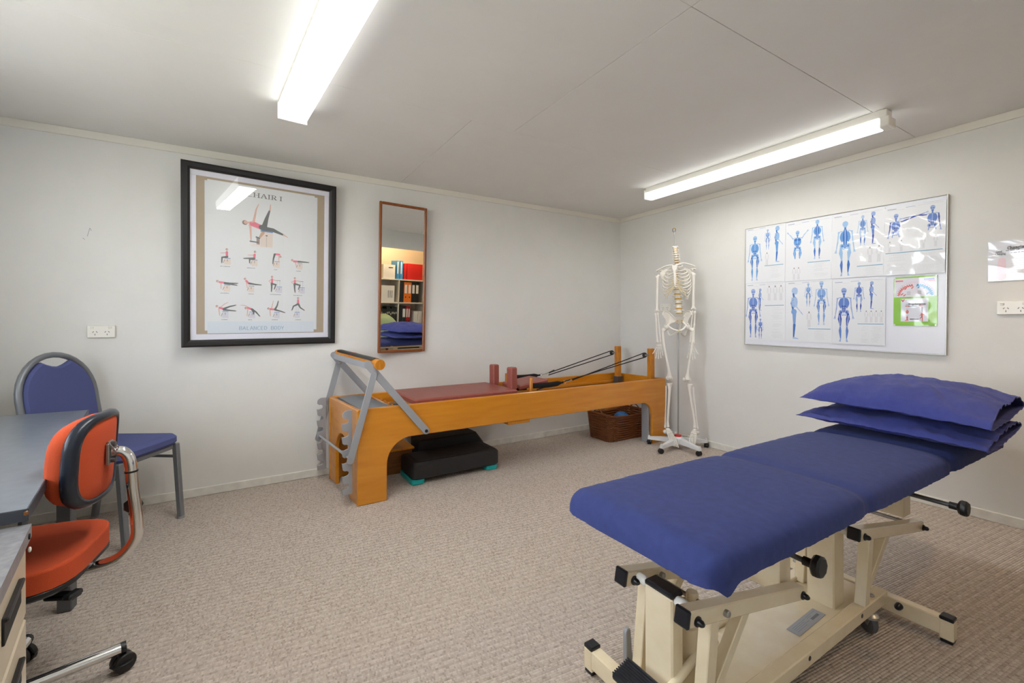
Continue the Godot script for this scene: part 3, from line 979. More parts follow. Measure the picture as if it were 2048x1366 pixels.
func reformer() -> void:
	var root := Vector3(-1.4, 0, 0.37)
	var t := thing("pilates_reformer", "orange stained wooden pilates reformer with maroon carriage along the wall", "reformer", root)
	var W := Transform3D(Basis(), -root)
	# long side rails that run down into legs
	for q in [[-2.652, 0.637], [-2.705, 0.098]]:
		var p := PackedVector2Array([Vector2(q[0], 0.0), Vector2(-2.49 + q[0] + 2.652, 0.0)])
		p.append_array(arc(Vector2(-2.345 + q[0] + 2.652, 0.2), Vector2(0.143, 0.143), 180, 90, 10))
		p.append_array(arc(Vector2(-0.42, 0.223), Vector2(0.12, 0.12), 90, 0, 10))
		p.append_array(PackedVector2Array([Vector2(-0.30, 0.0), Vector2(-0.14, 0.0)]))
		p.append_array(arc(Vector2(-0.15, 0.517), Vector2(0.01, 0.01), 0, 90, 3))
		p.append_array(arc(Vector2(q[0] + 0.01, 0.517), Vector2(0.01, 0.01), 90, 180, 3))
		part("side_rail", Shape.new().at(W * turned(Vector3(0, 0, q[1]), 0)).prism(p, 0.026, 0.004), M.orange_wood, t)
	# end panel below the foot bar, with an arched opening
	var X := Vector3(0.0977, 0, 0.9952)
	var B := Basis(X, Vector3.UP, X.cross(Vector3.UP))
	var ep := PackedVector2Array([Vector2(-0.262, 0.0), Vector2(-0.145, 0.0)])
	ep.append_array(arc(Vector2(-0.005, 0.2), Vector2(0.14, 0.14), 180, 0, 14))
	ep.append_array(PackedVector2Array([Vector2(0.135, 0.0), Vector2(0.262, 0.0), Vector2(0.262, 0.525), Vector2(-0.262, 0.525)]))
	part("end_panel", Shape.new().at(W * Transform3D(B, Vector3(-2.664, 0, 0.368))).prism(ep, 0.024, 0.003), M.orange_wood, t)
	part("end_panel", Shape.new().at(W).box(Vector3(-0.152, 0.435, 0.368), Vector3(0.022, 0.18, 0.515), 0.003), M.orange_wood, t)
	part("inner_leg", Shape.new().at(W).box(Vector3(-0.315, 0.17, 0.585), Vector3(0.016, 0.34, 0.07), 0.002), M.grey_metal, t)
	# foot platform and the cross board behind it
	part("foot_platform", Shape.new().at(W).prism2([Vector3(-2.652, 0, 0.112), Vector3(-2.50, 0, 0.112), Vector3(-2.455, 0, 0.623), Vector3(-2.628, 0, 0.623)], 0.508, 0.524), M.board_grey, t)
	part("cross_board", Shape.new().at(W).box(Vector3(-2.44, 0.47, 0.368), Vector3(0.02, 0.08, 0.51), 0.002), M.orange_wood, t)
	for z in [0.125, 0.61]:
		part("track", Shape.new().at(W).box(Vector3(-1.31, 0.452, z), Vector3(2.24, 0.02, 0.028), 0.002), M.orange_wood, t)
	part("spring_bar", Shape.new().at(W).box(Vector3(-2.40, 0.475, 0.368), Vector3(0.03, 0.02, 0.48), 0.003), M.orange_wood, t)
	for z in [0.21, 0.29, 0.37, 0.45, 0.53]:
		part("spring", Shape.new().at(W).tube([Vector3(-2.395, 0.462, z), Vector3(-2.2, 0.462, z)], 0.009, 8), M.steel, t)
		part("spring_knob", Shape.new().at(W).ball(Vector3(-2.40, 0.494, z), Vector3(0.010, 0.010, 0.010), 6, 10), M.orange_grain, t)
	# carriage with shoulder blocks and head rest
	var c := part("carriage", Shape.new().at(W).box(Vector3(-1.92, 0.493, 0.368), Vector3(0.76, 0.03, 0.46), 0.003), M.orange_wood, t)
	part("pad", Shape.new().at(W * turned(Vector3(-1.945, 0.526, 0.368), 0, 90)).prism(rounded(Vector2.ZERO, Vector2(0.73, 0.47), 0.018), 0.036, 0.008), M.maroon_vinyl, c)
	for z in [0.245, 0.498]:
		part("shoulder_block", Shape.new().at(W * turned(Vector3(-1.566, 0.61, z), 4)).box(Vector3.ZERO, Vector3(0.054, 0.155, 0.062), 0.008), M.maroon_vinyl, c)
	part("head_rest", Shape.new().at(W * turned(Vector3(-1.375, 0.551, 0.375), 0, 0, 7)).box(Vector3.ZERO, Vector3(0.26, 0.034, 0.25), 0.009), M.maroon_vinyl, c)
	part("head_rest_hinge", Shape.new().at(W).box(Vector3(-1.47, 0.523, 0.46), Vector3(0.08, 0.02, 0.05), 0.003), M.black_plastic, c)
	for z in [0.535, 0.20]:
		part("rope_peg", Shape.new().at(W * turned(Vector3(-1.43, 0.508, z), 0)).lathe([Vector2(0, 0), Vector2(0.013, 0.0), Vector2(0.013, 0.095), Vector2(0.010, 0.1), Vector2(0, 0.101)], 14), M.orange_grain, c)
	# post, pulley and rope on each side
	for q in [[-0.215, 0.56, 0.775], [-0.225, 0.185, 0.78]]:
		var px: float = q[0]
		var pz: float = q[1]
		var ps := part("post", Shape.new().at(W).box(Vector3(px, 0.40 + (q[2] - 0.40) / 2.0, pz), Vector3(0.05, q[2] - 0.40, 0.042), 0.004), M.orange_grain, t)
		part("post_socket", Shape.new().at(W).box(Vector3(px, 0.47, pz), Vector3(0.064, 0.07, 0.056), 0.003), M.dark_metal, ps)
		part("eye_bolt", Shape.new().at(W).tube([Vector3(px - 0.02, 0.725, pz), Vector3(px - 0.055, 0.722, pz)], 0.004, 8), M.steel, ps)
		var pu := part("pulley", Shape.new().at(W * turned(Vector3(px - 0.075, 0.722, pz), 0, 90)).lathe([Vector2(0, -0.008), Vector2(0.020, -0.008), Vector2(0.015, 0.0), Vector2(0.020, 0.008), Vector2(0, 0.008)], 20), M.black_plastic, ps)
		part("pulley_fork", Shape.new().at(W).box(Vector3(px - 0.066, 0.722, pz + 0.0105), Vector3(0.036, 0.014, 0.002), 0.0005).box(Vector3(px - 0.066, 0.722, pz - 0.0105), Vector3(0.036, 0.014, 0.002), 0.0005), M.steel, pu)
		var near := pz > 0.4
		var tip := Vector3(-1.065, 0.560, 0.53) if near else Vector3(-1.03, 0.578, 0.18)
		var back := Vector3(-1.37, 0.515, 0.52) if near else Vector3(-1.02, 0.566, 0.19)
		var pc := Vector3(px - 0.075, 0.722, pz)
		var pts := [tip + Vector3(0.03, 0.006, 0), pc + Vector3(-0.008, 0.018, 0), pc + Vector3(0.008, 0.017, 0), pc + Vector3(0.018, 0.004, 0), pc + Vector3(0.016, -0.010, 0), pc + Vector3(0.002, -0.018, 0), back]
		var rp := part("rope", Shape.new().at(W).tube(pts, 0.0042, 8), M.rope_black, t)
		part("rope_sleeve", Shape.new().at(W).tube([tip + Vector3(0.02, 0.004, 0), tip + Vector3(0.075, 0.022, 0)], 0.0065, 8), M.black_plastic, rp)
		# snap hook and padded loop
		var hk := Shape.new().at(W)
		var ring := []
		for k in 13:
			var a := TAU * k / 12.0
			ring.append(tip + Vector3(0.010 * cos(a), 0.006 * sin(a) + 0.002, 0.004 * sin(a)))
		hk.tube(ring, 0.0022, 6, false)
		hk.tube([tip + Vector3(-0.010, 0, 0), tip + Vector3(-0.045, -0.006, 0)], 0.0035, 8)
		ring = []
		for k in 13:
			var a := TAU * k / 12.0
			ring.append(tip + Vector3(-0.058 + 0.014 * cos(a), -0.008 + 0.011 * sin(a), 0))
		hk.tube(ring, 0.0022, 6, false)
		part("snap_hook", hk, M.chrome, rp)
		var e := Vector3(-1.44, 0.551, 0.535) if near else Vector3(-1.42, 0.575, 0.19)
		var s0 := tip + Vector3(-0.07, -0.008, 0)
		var rows := []
		for k in 17:
			var f := k / 16.0
			var c0 := s0.lerp(e, f) + Vector3(0, -0.008 * sin(PI * f), 0)
			var hw := 0.019 * clampf(f * 6.0, 0.35, 1.0)
			var row := []
			for m in 9:
				var a := TAU * m / 8.0
				row.append(c0 + Vector3(0, hw * cos(a), 0.006 * sin(a)))
			rows.append(row)
		part("loop_strap", Shape.new().at(W).grid(rows), M.strap_black, rp)
	# small board under the near rail
	part("stop_block", Shape.new().at(W).box(Vector3(-1.60, 0.333, 0.60), Vector3(0.17, 0.02, 0.09), 0.002), M.orange_grain, t)
	# toothed foot-bar racks
	for q in [[-2.664, 0.625], [-2.717, 0.108]]:
		var r := PackedVector2Array([Vector2(0.0, 0.07), Vector2(0.0, 0.525)])
		r.append_array(arc(Vector2(-0.02, 0.505), Vector2(0.03, 0.022), 80, 180, 5))
		var y := 0.49
		for k in 6:
			r.append_array(PackedVector2Array([Vector2(-0.05, y), Vector2(-0.04, y - 0.008), Vector2(-0.030, y - 0.006)]))
			r.append_array(arc(Vector2(-0.028, y - 0.02), Vector2(0.010, 0.012), 90, -70, 4))
			r.append_array(PackedVector2Array([Vector2(-0.044, y - 0.036), Vector2(-0.055, y - 0.034)]))
			y -= 0.071
		r.append(Vector2(-0.052, 0.07))
		part("bar_rack", Shape.new().at(W * turned(Vector3(q[0] - 0.008, 0, q[1]), 4)).prism(r, 0.008, 0.001), M.grey_metal, t)
	# foot bar: two arms, two props, padded bar
	var fb := part("foot_bar", Shape.new().at(W).tube([Vector3(-2.535, 0.770, 0.690), Vector3(-2.64, 0.800, 0.055)], 0.029, 20), M.orange_grain, t)
	var gr := []
	for k in 9:
		var f := k / 8.0
		var cc := Vector3(-2.545, 0.773, 0.64).lerp(Vector3(-2.632, 0.798, 0.10), f)
		var row := []
		for m in 9:
			var a := deg_to_rad(35.0 + 110.0 * m / 8.0)
			row.append(cc + Vector3(cos(a), sin(a), 0) * 0.032)
		rows_rev(row)
		gr.append(row)
	part("bar_grip", Shape.new().at(W).grid(gr), M.black_plastic, fb)
	part("rubber_band", Shape.new().at(W * Transform3D(Basis(Vector3(1, 0, 0), Vector3(0.16, 0.05, -0.98).normalized(), Vector3(0, 1, 0)).orthonormalized(), Vector3(-2.595, 0.787, 0.33))).lathe([Vector2(0.0335, -0.003), Vector2(0.0345, 0.0), Vector2(0.0335, 0.003)], 20), M.red_plastic, fb)
	part("bar_plate", Shape.new().at(W).bar(Vector3(-2.585, 0.762, 0.66), Vector3(-2.672, 0.787, 0.08), 0.004, 0.036, 0.001), M.grey_metal, fb)
	for q in [[0.0, 0.664, 0.0], [-0.075, 0.078, 0.02]]:
		var o := Vector3(q[0], 0, 0)
		var a0 := Vector3(-2.262, 0.366, q[1]) + o * 0.75
		var a1 := Vector3(-2.597, 0.775 + q[2], q[1]) + o
		var ar := part("bar_arm", flat_bar(W, a0, a1, 0.040, 0.008), M.grey_metal, fb)
		part("pivot_bolt", Shape.new().at(W * turned(a0 + Vector3(0, 0, 0.005), 0, 90)).lathe([Vector2(0.010, 0), Vector2(0.009, 0.004), Vector2(0, 0.006)], 12), M.black_plastic, ar)
		part("arm_bolt", Shape.new().at(W * turned(Vector3(-2.560, 0.722 + q[2], q[1] + 0.005) + o, 0, 90)).lathe([Vector2(0.010, 0), Vector2(0.008, 0.004), Vector2(0, 0.006)], 12), M.chrome, ar)
		var dz := 0.012 if q[1] > 0.3 else -0.012
		part("bar_prop", flat_bar(W, Vector3(-2.566, 0.715 + q[2], q[1] - dz * 0.0 + 0.009 * signf(dz)) + o, Vector3(-2.692, 0.262, q[1] + 0.009 * signf(dz)) + o, 0.036, 0.006), M.grey_metal, fb)
	part("prop_rod", Shape.new().at(W).tube([Vector3(-2.692, 0.275, 0.678), Vector3(-2.767, 0.287, 0.066)], 0.0075, 12), M.grey_metal, fb)


func rows_rev(row: Array) -> void:
	row.reverse()


func flat_bar(W: Transform3D, a: Vector3, b: Vector3, w: float, th: float) -> Shape:
	# flat steel with round ends, in a vertical plane along x
	var d := Vector2(b.x - a.x, b.y - a.y)
	var l := d.length()
	var p := arc(Vector2.ZERO, Vector2(w / 2.0, w / 2.0), 90, 270, 8)
	p.append_array(arc(Vector2(l, 0), Vector2(w / 2.0, w / 2.0), -90, 90, 8))
	return Shape.new().at(W * Transform3D(Basis(Vector3(d.x / l, d.y / l, 0), Vector3(-d.y / l, d.x / l, 0), Vector3(0, 0, 1)), a)).prism(p, th, 0.001)


func things_on_floor() -> void:
	# --- aerobic step: black deck on teal feet
	var root := Vector3(-1.99, 0, 0.4)
	var t := thing("aerobic_step", "black plastic aerobic step on teal feet under the reformer", "step", root)
	var W := Transform3D(Basis(), -root)
	part("deck", Shape.new().at(W * turned(Vector3(-1.99, 0.084, 0.395), 0, 90)).prism(rounded(Vector2.ZERO, Vector2(0.61, 0.262), 0.03), 0.104, 0.012), M.step_black, t)
	part("tread", Shape.new().at(W * turned(Vector3(-1.99, 0.1365, 0.395), 0, 90)).prism(rounded(Vector2.ZERO, Vector2(0.52, 0.19), 0.03), 0.004, 0.0015), M.black_rubber, t)
	for x in [-2.255, -1.735]:
		part("foot", Shape.new().at(W * turned(Vector3(x, 0.017, 0.392), 0, 90)).prism(rounded(Vector2.ZERO, Vector2(0.088, 0.25), 0.025), 0.032, 0.004), M.teal_plastic, t)
	# --- a second, upturned step leaning against the wall behind it
	root = Vector3(-1.93, 0, 0.14)
	t = thing("foam_wedge", "black foam wedge lying behind the aerobic step", "wedge", root)
	W = Transform3D(Basis(), -root)
	var pr := PackedVector2Array([Vector2(-0.25, 0.0), Vector2(0.25, 0.0), Vector2(0.25, 0.12), Vector2(0.19, 0.20), Vector2(-0.25, 0.20)])
	part("wedge", Shape.new().at(W * turned(Vector3(-1.91, 0, 0.165), 0)).prism(pr, 0.17, 0.010), M.step_black, t)
	# --- wooden sitting box under the foot end
	root = Vector3(-2.30, 0, 0.3)
	t = thing("wooden_box", "brown wooden exercise box under the foot end of the reformer", "wooden box", Vector3(-2.34, 0, 0.135))
	part("body", Shape.new().box(Vector3(0, 0.075, 0), Vector3(0.27, 0.15, 0.22), 0.003), M.brown_wood, t)
	part("lid", Shape.new().box(Vector3(0.005, 0.159, 0.004), Vector3(0.285, 0.016, 0.236), 0.003), M.orange_grain, t)
	basket()


func basket() -> void:
	var root := Vector3(-0.375, 0, 0.32)
	var t := thing("wicker_basket", "brown rectangular wicker basket on the carpet under the reformer", "basket", root)
	var rows := 21
	var s := Shape.new()
	for k in rows:
		var f := float(k) / (rows - 1)
		var h := Vector2(0.205 + 0.022 * f, 0.128 + 0.014 * f)
		var y := 0.005 + f * 0.19
		var ring := []
		var n := 96
		for i in n + 1:
			var a := TAU * i / n
			var cx := signf(cos(a)) * pow(absf(cos(a)), 0.22)
			var cz := signf(sin(a)) * pow(absf(sin(a)), 0.22)
			var wv := 0.0048 * (1.0 if (i / 2 + k) % 2 else -1.0)
			ring.append(Vector3(cx * (h.x + wv), y + 0.024 * f * pow(absf(cx), 3.0), cz * (h.y + wv)))
		s.tube(ring, 0.0058, 6, false)
	var wv := part("weave", s, M.wicker, t)
	wv.set_meta("kind", "stuff")
	var st := Shape.new()
	for i in 48:
		var a := TAU * (i + 0.25) / 48.0
		var cx := signf(cos(a)) * pow(absf(cos(a)), 0.22)
		var cz := signf(sin(a)) * pow(absf(sin(a)), 0.22)
		st.tube([Vector3(cx * 0.203, 0.004, cz * 0.126), Vector3(cx * 0.225, 0.198 + 0.024 * pow(absf(cx), 3.0), cz * 0.14)], 0.0028, 5)
	var sk := part("stakes", st, M.wicker, t)
	sk.set_meta("kind", "stuff")
	part("base", Shape.new().box(Vector3(0, 0.006, 0), Vector3(0.40, 0.008, 0.245), 0.002), M.wicker, t)
	var rim := []
	for i in 65:
		var a := TAU * i / 64.0
		var cx := signf(cos(a)) * pow(absf(cos(a)), 0.22)
		var cz := signf(sin(a)) * pow(absf(sin(a)), 0.22)
		rim.append(Vector3(cx * 0.229, 0.200 + 0.026 * pow(absf(cx), 3.0), cz * 0.143))
	part("rim", Shape.new().tube(rim, 0.0085, 7, false), M.wicker, t)
	for x in [0.228, -0.228]:
		var hd := []
		for i in 13:
			var a := PI * i / 12.0
			hd.append(Vector3(x * 0.97, 0.205 + 0.055 * sin(a), 0.055 * cos(a)))
		part("handle", Shape.new().tube(hd, 0.006, 7, false), M.wicker, t)
	var b := part("exercise_ball", Shape.new().ball(Vector3.ZERO, Vector3(0.072, 0.072, 0.072), 14, 22), M.ball_blue)
	b.position = root + Vector3(0.01, 0.152, 0.045)
	tag(b, "small blue exercise ball lying in the wicker basket", "ball")
	var rows2 := []
	var f := noise(8.0, 71, 2)
	for j in 13:
		var row := []
		for i in 13:
			var u := i / 12.0 - 0.5
			var v := j / 12.0 - 0.5
			row.append(Vector3(-0.12 + u * 0.13, 0.10 + 0.075 * (1.0 - 3.2 * u * u) * (1.0 - 3.2 * v * v) + 0.02 * f.get_noise_2d(u * 2.0, v * 2.0), v * 0.2))
		row.reverse()
		rows2.append(row)
	var cl := thing("dark_cloth", "crumpled dark cloth stuffed in the wicker basket", "cloth", root + Vector3(0, 0.0, 0))
	part("fold", Shape.new().grid(rows2), M.dark_cloth, cl)
	part("under_fold", Shape.new().box(Vector3(-0.12, 0.06, 0), Vector3(0.12, 0.10, 0.18), 0.02), M.dark_cloth, cl)


func bone(s: Shape, a: Vector3, b: Vector3, r: float, h0: float, h1: float) -> void:
	# long bone: narrow shaft, flared ends of radius h0 and h1
	var pts := []
	var rr := []
	for q in [[0.0, 0.6, 0], [0.02, 0.95, 0], [0.05, 1.0, 0], [0.10, 0.72, 0], [0.18, 0.15, 2], [0.35, 0.0, 2], [0.5, 0.0, 2], [0.65, 0.0, 2], [0.82, 0.15, 2], [0.90, 0.72, 1], [0.95, 1.0, 1], [0.98, 0.95, 1], [1.0, 0.6, 1]]:
		pts.append(a.lerp(b, q[0]))
		var flare: float = h0 if q[0] < 0.5 else h1
		rr.append(flare * q[1] if q[2] < 2 else lerpf(r, flare, q[1]))
	s.tube(pts, rr, 12, true)


func skeleton() -> void:
	# ---- rolling stand
	var hub := Vector3(-0.24, 0, 0.85)
	var st := thing("skeleton_stand", "white five-legged rolling stand with steel rod carrying the skeleton", "stand", hub)
	for k in 5:
		var a := deg_to_rad(29.0 + 72.0 * k)
		var d := Vector3(cos(a), 0, sin(a))
		var sd := Vector3(-d.z, 0, d.x)
		var p := Shape.new()
		var top := [d * 0.03 + sd * 0.020 + Vector3(0, 0.085, 0), d * 0.03 - sd * 0.020 + Vector3(0, 0.085, 0), d * 0.235 - sd * 0.011 + Vector3(0, 0.062, 0), d * 0.235 + sd * 0.011 + Vector3(0, 0.062, 0)]
		var bot := [d * 0.03 + sd * 0.022 + Vector3(0, 0.045, 0), d * 0.03 - sd * 0.022 + Vector3(0, 0.045, 0), d * 0.235 - sd * 0.012 + Vector3(0, 0.040, 0), d * 0.235 + sd * 0.012 + Vector3(0, 0.040, 0)]
		var c := d * 0.13 + Vector3(0, 0.06, 0)
		p.flat()
		p.quad_out(top[0], top[1], top[2], top[3], c)
		p.quad_out(bot[0], bot[1], bot[2], bot[3], c)
		for i in 4:
			var j := (i + 1) % 4
			p.quad_out(top[i], top[j], bot[j], bot[i], c)
		p.at(turned(d * 0.228 + Vector3(0, 0.055, 0), 0)).lathe([Vector2(0, 0), Vector2(0.008, 0), Vector2(0.008, 0.018), Vector2(0, 0.019)], 10)
		var l := part("leg", p, M.stand_white, st)
		twin_caster(l, d * 0.228, 0.0195, 20.0 + 70.0 * k, M.black_plastic)
	part("hub", Shape.new().lathe([Vector2(0, 0.04), Vector2(0.042, 0.04), Vector2(0.042, 0.085), Vector2(0.030, 0.095), Vector2(0, 0.097)], 20), M.stand_white, st)
	part("collar", Shape.new().lathe([Vector2(0, 0.094), Vector2(0.027, 0.094), Vector2(0.027, 0.106), Vector2(0.012, 0.109), Vector2(0, 0.110)], 20), M.red_plastic, st)
	part("set_screw", Shape.new().tube([Vector3(0.02, 0.100, 0.025), Vector3(0.045, 0.101, 0.055)], 0.004, 8), M.steel, st)
	part("rod", Shape.new().tube([Vector3(0.002, 0.10, 0.0), Vector3(0.006, 0.55, 0.0), Vector3(0.022, 0.985, -0.012)], 0.0058, 12), M.steel, st)
	# ---- the skeleton, headless, facing into the room; local x to its left hand, z forward
	var t := thing("skeleton_model", "headless white plastic human skeleton model hanging on a stand", "skeleton", hub, -52.2)
	# spine
	var sp := Curve3D.new()
	for q in [[-0.016, 1.600, 0.002], [-0.008, 1.525, 0.008], [-0.004, 1.46, -0.022], [-0.008, 1.36, -0.055], [-0.002, 1.25, -0.04], [0.008, 1.15, -0.012], [0.014, 1.045, -0.020]]:
		sp.add_point(Vector3(q[0], q[1], q[2]))
	var pts := []
	for i in 7:
		pts.append(sp.get_point_position(i))
	var line := curve(pts, 12)
	var at_h := func(h: float) -> Vector3:
		for i in line.size() - 1:
			if line[i].y >= h and line[i + 1].y <= h:
				return line[i].lerp(line[i + 1], (line[i].y - h) / maxf(1e-5, line[i].y - line[i + 1].y))
		return line[line.size() - 1]
	var vert := {}
	for kind in [["cervical", 0.0155, 0.0125], ["thoracic", 0.0155, 0.0125], ["lumbar", 0.0230, 0.027]]:
		var v := Shape.new()
		var r: float = kind[1]
		var h: float = kind[2]
		v.lathe([Vector2(0, -h / 2.0), Vector2(r, -h / 2.0), Vector2(r * 0.86, -h * 0.2), Vector2(r * 0.86, h * 0.2), Vector2(r, h / 2.0), Vector2(0, h / 2.0)], 14)
		v.tube([Vector3(0, 0, -r * 0.6), Vector3(0, -h * 0.6, -r * 2.4)], [r * 0.4, r * 0.22], 7)
		for sx in [-1.0, 1.0]:
			v.tube([Vector3(0, 0, -r * 0.7), Vector3(sx * r * 1.75, h * 0.1, -r * 0.9)], [r * 0.36, r * 0.2], 7)
			v.ball(Vector3(sx * r * 0.9, 0, -r * 1.1), Vector3(r * 0.38, h * 0.62, r * 0.38), 6, 8)
		vert[kind[0]] = v.mesh()
	var disc := Shape.new().lathe([Vector2(0, -0.005), Vector2(0.0225, -0.005), Vector2(0.0235, 0.0), Vector2(0.0225, 0.005), Vector2(0, 0.005)], 14).mesh()
	var disc_small := Shape.new().lathe([Vector2(0, -0.0022), Vector2(0.0145, -0.0022), Vector2(0.0145, 0.0022), Vector2(0, 0.0022)], 12).mesh()
	var nerve := Shape.new()
	for i in 24:
		var h: float = 1.588 - i * 0.0178 if i < 7 else (1.4605 - (i - 7) * 0.0176 if i < 19 else 1.242 - (i - 19) * 0.0385)
		var c: Vector3 = at_h.call(h)
		var o := part("vertebra", vert["cervical" if i < 7 else ("thoracic" if i < 19 else "lumbar")], M.bone, t)
		o.position = c
		var low: float = h - (0.0089 if i < 7 else (0.0088 if i < 19 else 0.0192))
		part("disc", disc if i >= 18 else disc_small, M.disc_yellow, t).position = at_h.call(low)
		if i < 8 or i > 17:
			var e: Vector3 = at_h.call(low)
			for sx in [-1.0, 1.0]:
				var w := 0.017 if i < 8 else 0.027
				nerve.tube([e + Vector3(0, 0, -0.012), e + Vector3(sx * w, -0.003, -0.004)], 0.0022, 6)
	# the atlas is broader than the rest
	part("atlas", Shape.new().at(turned(at_h.call(1.594) + Vector3(0, 0.002, -0.004), 0)).box(Vector3.ZERO, Vector3(0.046, 0.012, 0.024), 0.005), M.bone, t)
	part("spinal_nerves", nerve, M.disc_yellow, t)
	part("neck_rod", Shape.new().tube([Vector3(-0.016, 1.58, 0.0), Vector3(-0.0225, 1.715, -0.004)], 0.0035, 10), M.steel, t)
	var hook := []
	for k in 15:
		var a := TAU * k / 14.0 - PI / 2.0
		hook.append(Vector3(-0.0225 + 0.011 * cos(a), 1.731 + 0.016 * sin(a), -0.004))
	part("hook", Shape.new().tube(hook, 0.0028, 8, false), M.dark_metal, t)
	part("hook_sleeve", Shape.new().ball(Vector3(-0.0225, 1.747, -0.004), Vector3(0.009, 0.005, 0.005), 6, 10), M.disc_yellow, t)
	# ribs with their cartilage
	var wid := [0.042, 0.062, 0.077, 0.087, 0.095, 0.101, 0.104, 0.105, 0.103, 0.098, 0.088, 0.070]
	var stern := Vector3(-0.018, 1.41, 0.062)
	for i in 12:
		var hv := 1.4605 - i * 0.0176
		var b: Vector3 = at_h.call(hv)
		for sx in [-1.0, 1.0]:
			var w: float = wid[i]
			var drop := 0.030 + i * 0.0085
			var p := [b + Vector3(sx * 0.012, 0.0, -0.012), b + Vector3(sx * w * 0.55, -0.006, -0.030), b + Vector3(sx * w * 0.93, -drop * 0.35, -0.004)]
			var front := 0.055
			var side := Vector3(-0.006 + sx * w, hv - drop * 0.72, 0.005)
			p[2] = Vector3(-0.006 + sx * w * 0.96, hv - drop * 0.42, -0.022)
			p.append(side + Vector3(0, 0, 0.012))
			if i < 10:
				p.append(Vector3(-0.010 + sx * w * 0.80, hv - drop * 1.02, front * 0.72))
				if i < 7:
					p.append(Vector3(-0.014 + sx * w * 0.52, hv - drop * 1.12, front))
			elif i == 10:
				p.append(Vector3(-0.008 + sx * w * 0.92, hv - drop * 0.95, 0.030))
			var rb := part("rib", Shape.new().tube(curve(p, 6), 0.0042 if i > 0 else 0.005, 7, true, 0.7), M.bone, t)
			if i < 10:
				var e: Vector3 = p[p.size() - 1]
				var sy := 1.425 - 0.0205 * mini(i, 7)
				var join := Vector3(-0.018 + 0.0006 * i + sx * 0.010, sy, 0.064)
				var mid := e.lerp(join, 0.5) + Vector3(0, -0.010 if i > 3 else 0.0, 0.004)
				part("cartilage", Shape.new().tube(curve([e, mid, join], 5), 0.0040, 7, true, 0.7), M.bone if i < 4 else M.cartilage, rb)
	# breast bone
	var sb := Shape.new().at(turned(Vector3(-0.018, 0, 0.066), 0))
	sb.prism(PackedVector2Array([Vector2(-0.022, 1.448), Vector2(-0.008, 1.442), Vector2(0.006, 1.448), Vector2(0.020, 1.438), Vector2(0.012, 1.405), Vector2(0.006, 1.398), Vector2(0.009, 1.36), Vector2(0.010, 1.31), Vector2(0.004, 1.292), Vector2(0.004, 1.272), Vector2(-0.002, 1.272), Vector2(-0.004, 1.292), Vector2(-0.010, 1.31), Vector2(-0.009, 1.36), Vector2(-0.012, 1.398), Vector2(-0.020, 1.415)]), 0.009, 0.002)
	part("breastbone", sb, M.bone, t)
	# collar bones and shoulder blades
	part("collarbone", Shape.new().tube(curve([Vector3(-0.032, 1.443, 0.064), Vector3(-0.075, 1.442, 0.058), Vector3(-0.115, 1.428, 0.026), Vector3(-0.156, 1.412, 0.005)], 6), 0.0056, 9), M.bone, t)
	part("collarbone", Shape.new().tube(curve([Vector3(-0.002, 1.443, 0.064), Vector3(0.042, 1.456, 0.058), Vector3(0.085, 1.450, 0.028), Vector3(0.130, 1.434, 0.005)], 6), 0.0056, 9), M.bone, t)
	for sx in [-1.0, 1.0]:
		var off := -0.015 if sx < 0.0 else -0.005
		var pl := PackedVector2Array([Vector2(sx * 0.055, 1.432), Vector2(sx * 0.085, 1.424), Vector2(sx * 0.120, 1.405), Vector2(sx * 0.122, 1.375), Vector2(sx * 0.100, 1.335), Vector2(sx * 0.078, 1.268), Vector2(sx * 0.062, 1.275), Vector2(sx * 0.055, 1.34)])
		var sc := Shape.new().at(turned(Vector3(off, 0, -0.062), -14.0 * sx))
		sc.prism(pl, 0.005, 0.001)
		sc.x = Transform3D()
		sc.tube(curve([Vector3(off + sx * 0.06, 1.405, -0.062), Vector3(off + sx * 0.105, 1.418, -0.048), Vector3(off + sx * 0.142, 1.413, -0.012)], 5), [0.003, 0.003, 0.0035, 0.004, 0.005, 0.006, 0.006, 0.007, 0.007, 0.007, 0.006], 8)
		sc.tube(curve([Vector3(off + sx * 0.115, 1.405, -0.04), Vector3(off + sx * 0.112, 1.416, -0.010), Vector3(off + sx * 0.118, 1.405, 0.016)], 4), 0.0055, 8)
		part("shoulder_blade", sc, M.bone, t)
	# pelvis and sacrum
	var sa := Shape.new()
	var rws := []
	for k in 7:
		var f := k / 6.0
		var c := Vector3(0.015, 1.04 - f * 0.095, -0.022 - 0.035 * sin(PI * f * 0.8))
		var w := lerpf(0.036, 0.007, f)
		var row := []
		for m in 13:
			var a := TAU * m / 12.0
			row.append(c + Vector3(cos(a) * w, 0, sin(a) * w * 0.42))
		row.reverse()
		rws.append(row)
	sa.grid(rws)
	part("sacrum", sa, M.bone, t)
	var na := Shape.new()
	for sx in [-1.0, 1.0]:
		for h in [1.012, 0.995]:
			na.tube([Vector3(0.015 + sx * 0.012, h, -0.018), Vector3(0.015 + sx * 0.022, h - 0.006, -0.012)], 0.003, 6)
	part("sacral_nerves", na, M.disc_yellow, t)
	for sx in [-1.0, 1.0]:
		var o := Vector3(0.0, 0, 0)
		var ox := -0.004 if sx < 0.0 else -0.004
		var crest := curve([Vector3(ox + 0.015 + sx * 0.028, 1.028, -0.045), Vector3(ox + sx * 0.064, 1.078, -0.042), Vector3(ox + sx * 0.098, 1.082, 0.0), Vector3(ox + sx * 0.106, 1.052, 0.040)], 6)
		var low := curve([Vector3(ox + 0.014 + sx * 0.032, 1.000, -0.035), Vector3(ox + sx * 0.052, 0.990, -0.015), Vector3(ox + sx * 0.070, 0.972, 0.008), Vector3(ox + sx * 0.082, 0.985, 0.030)], 6)
		var hb := Shape.new()
		var front := []
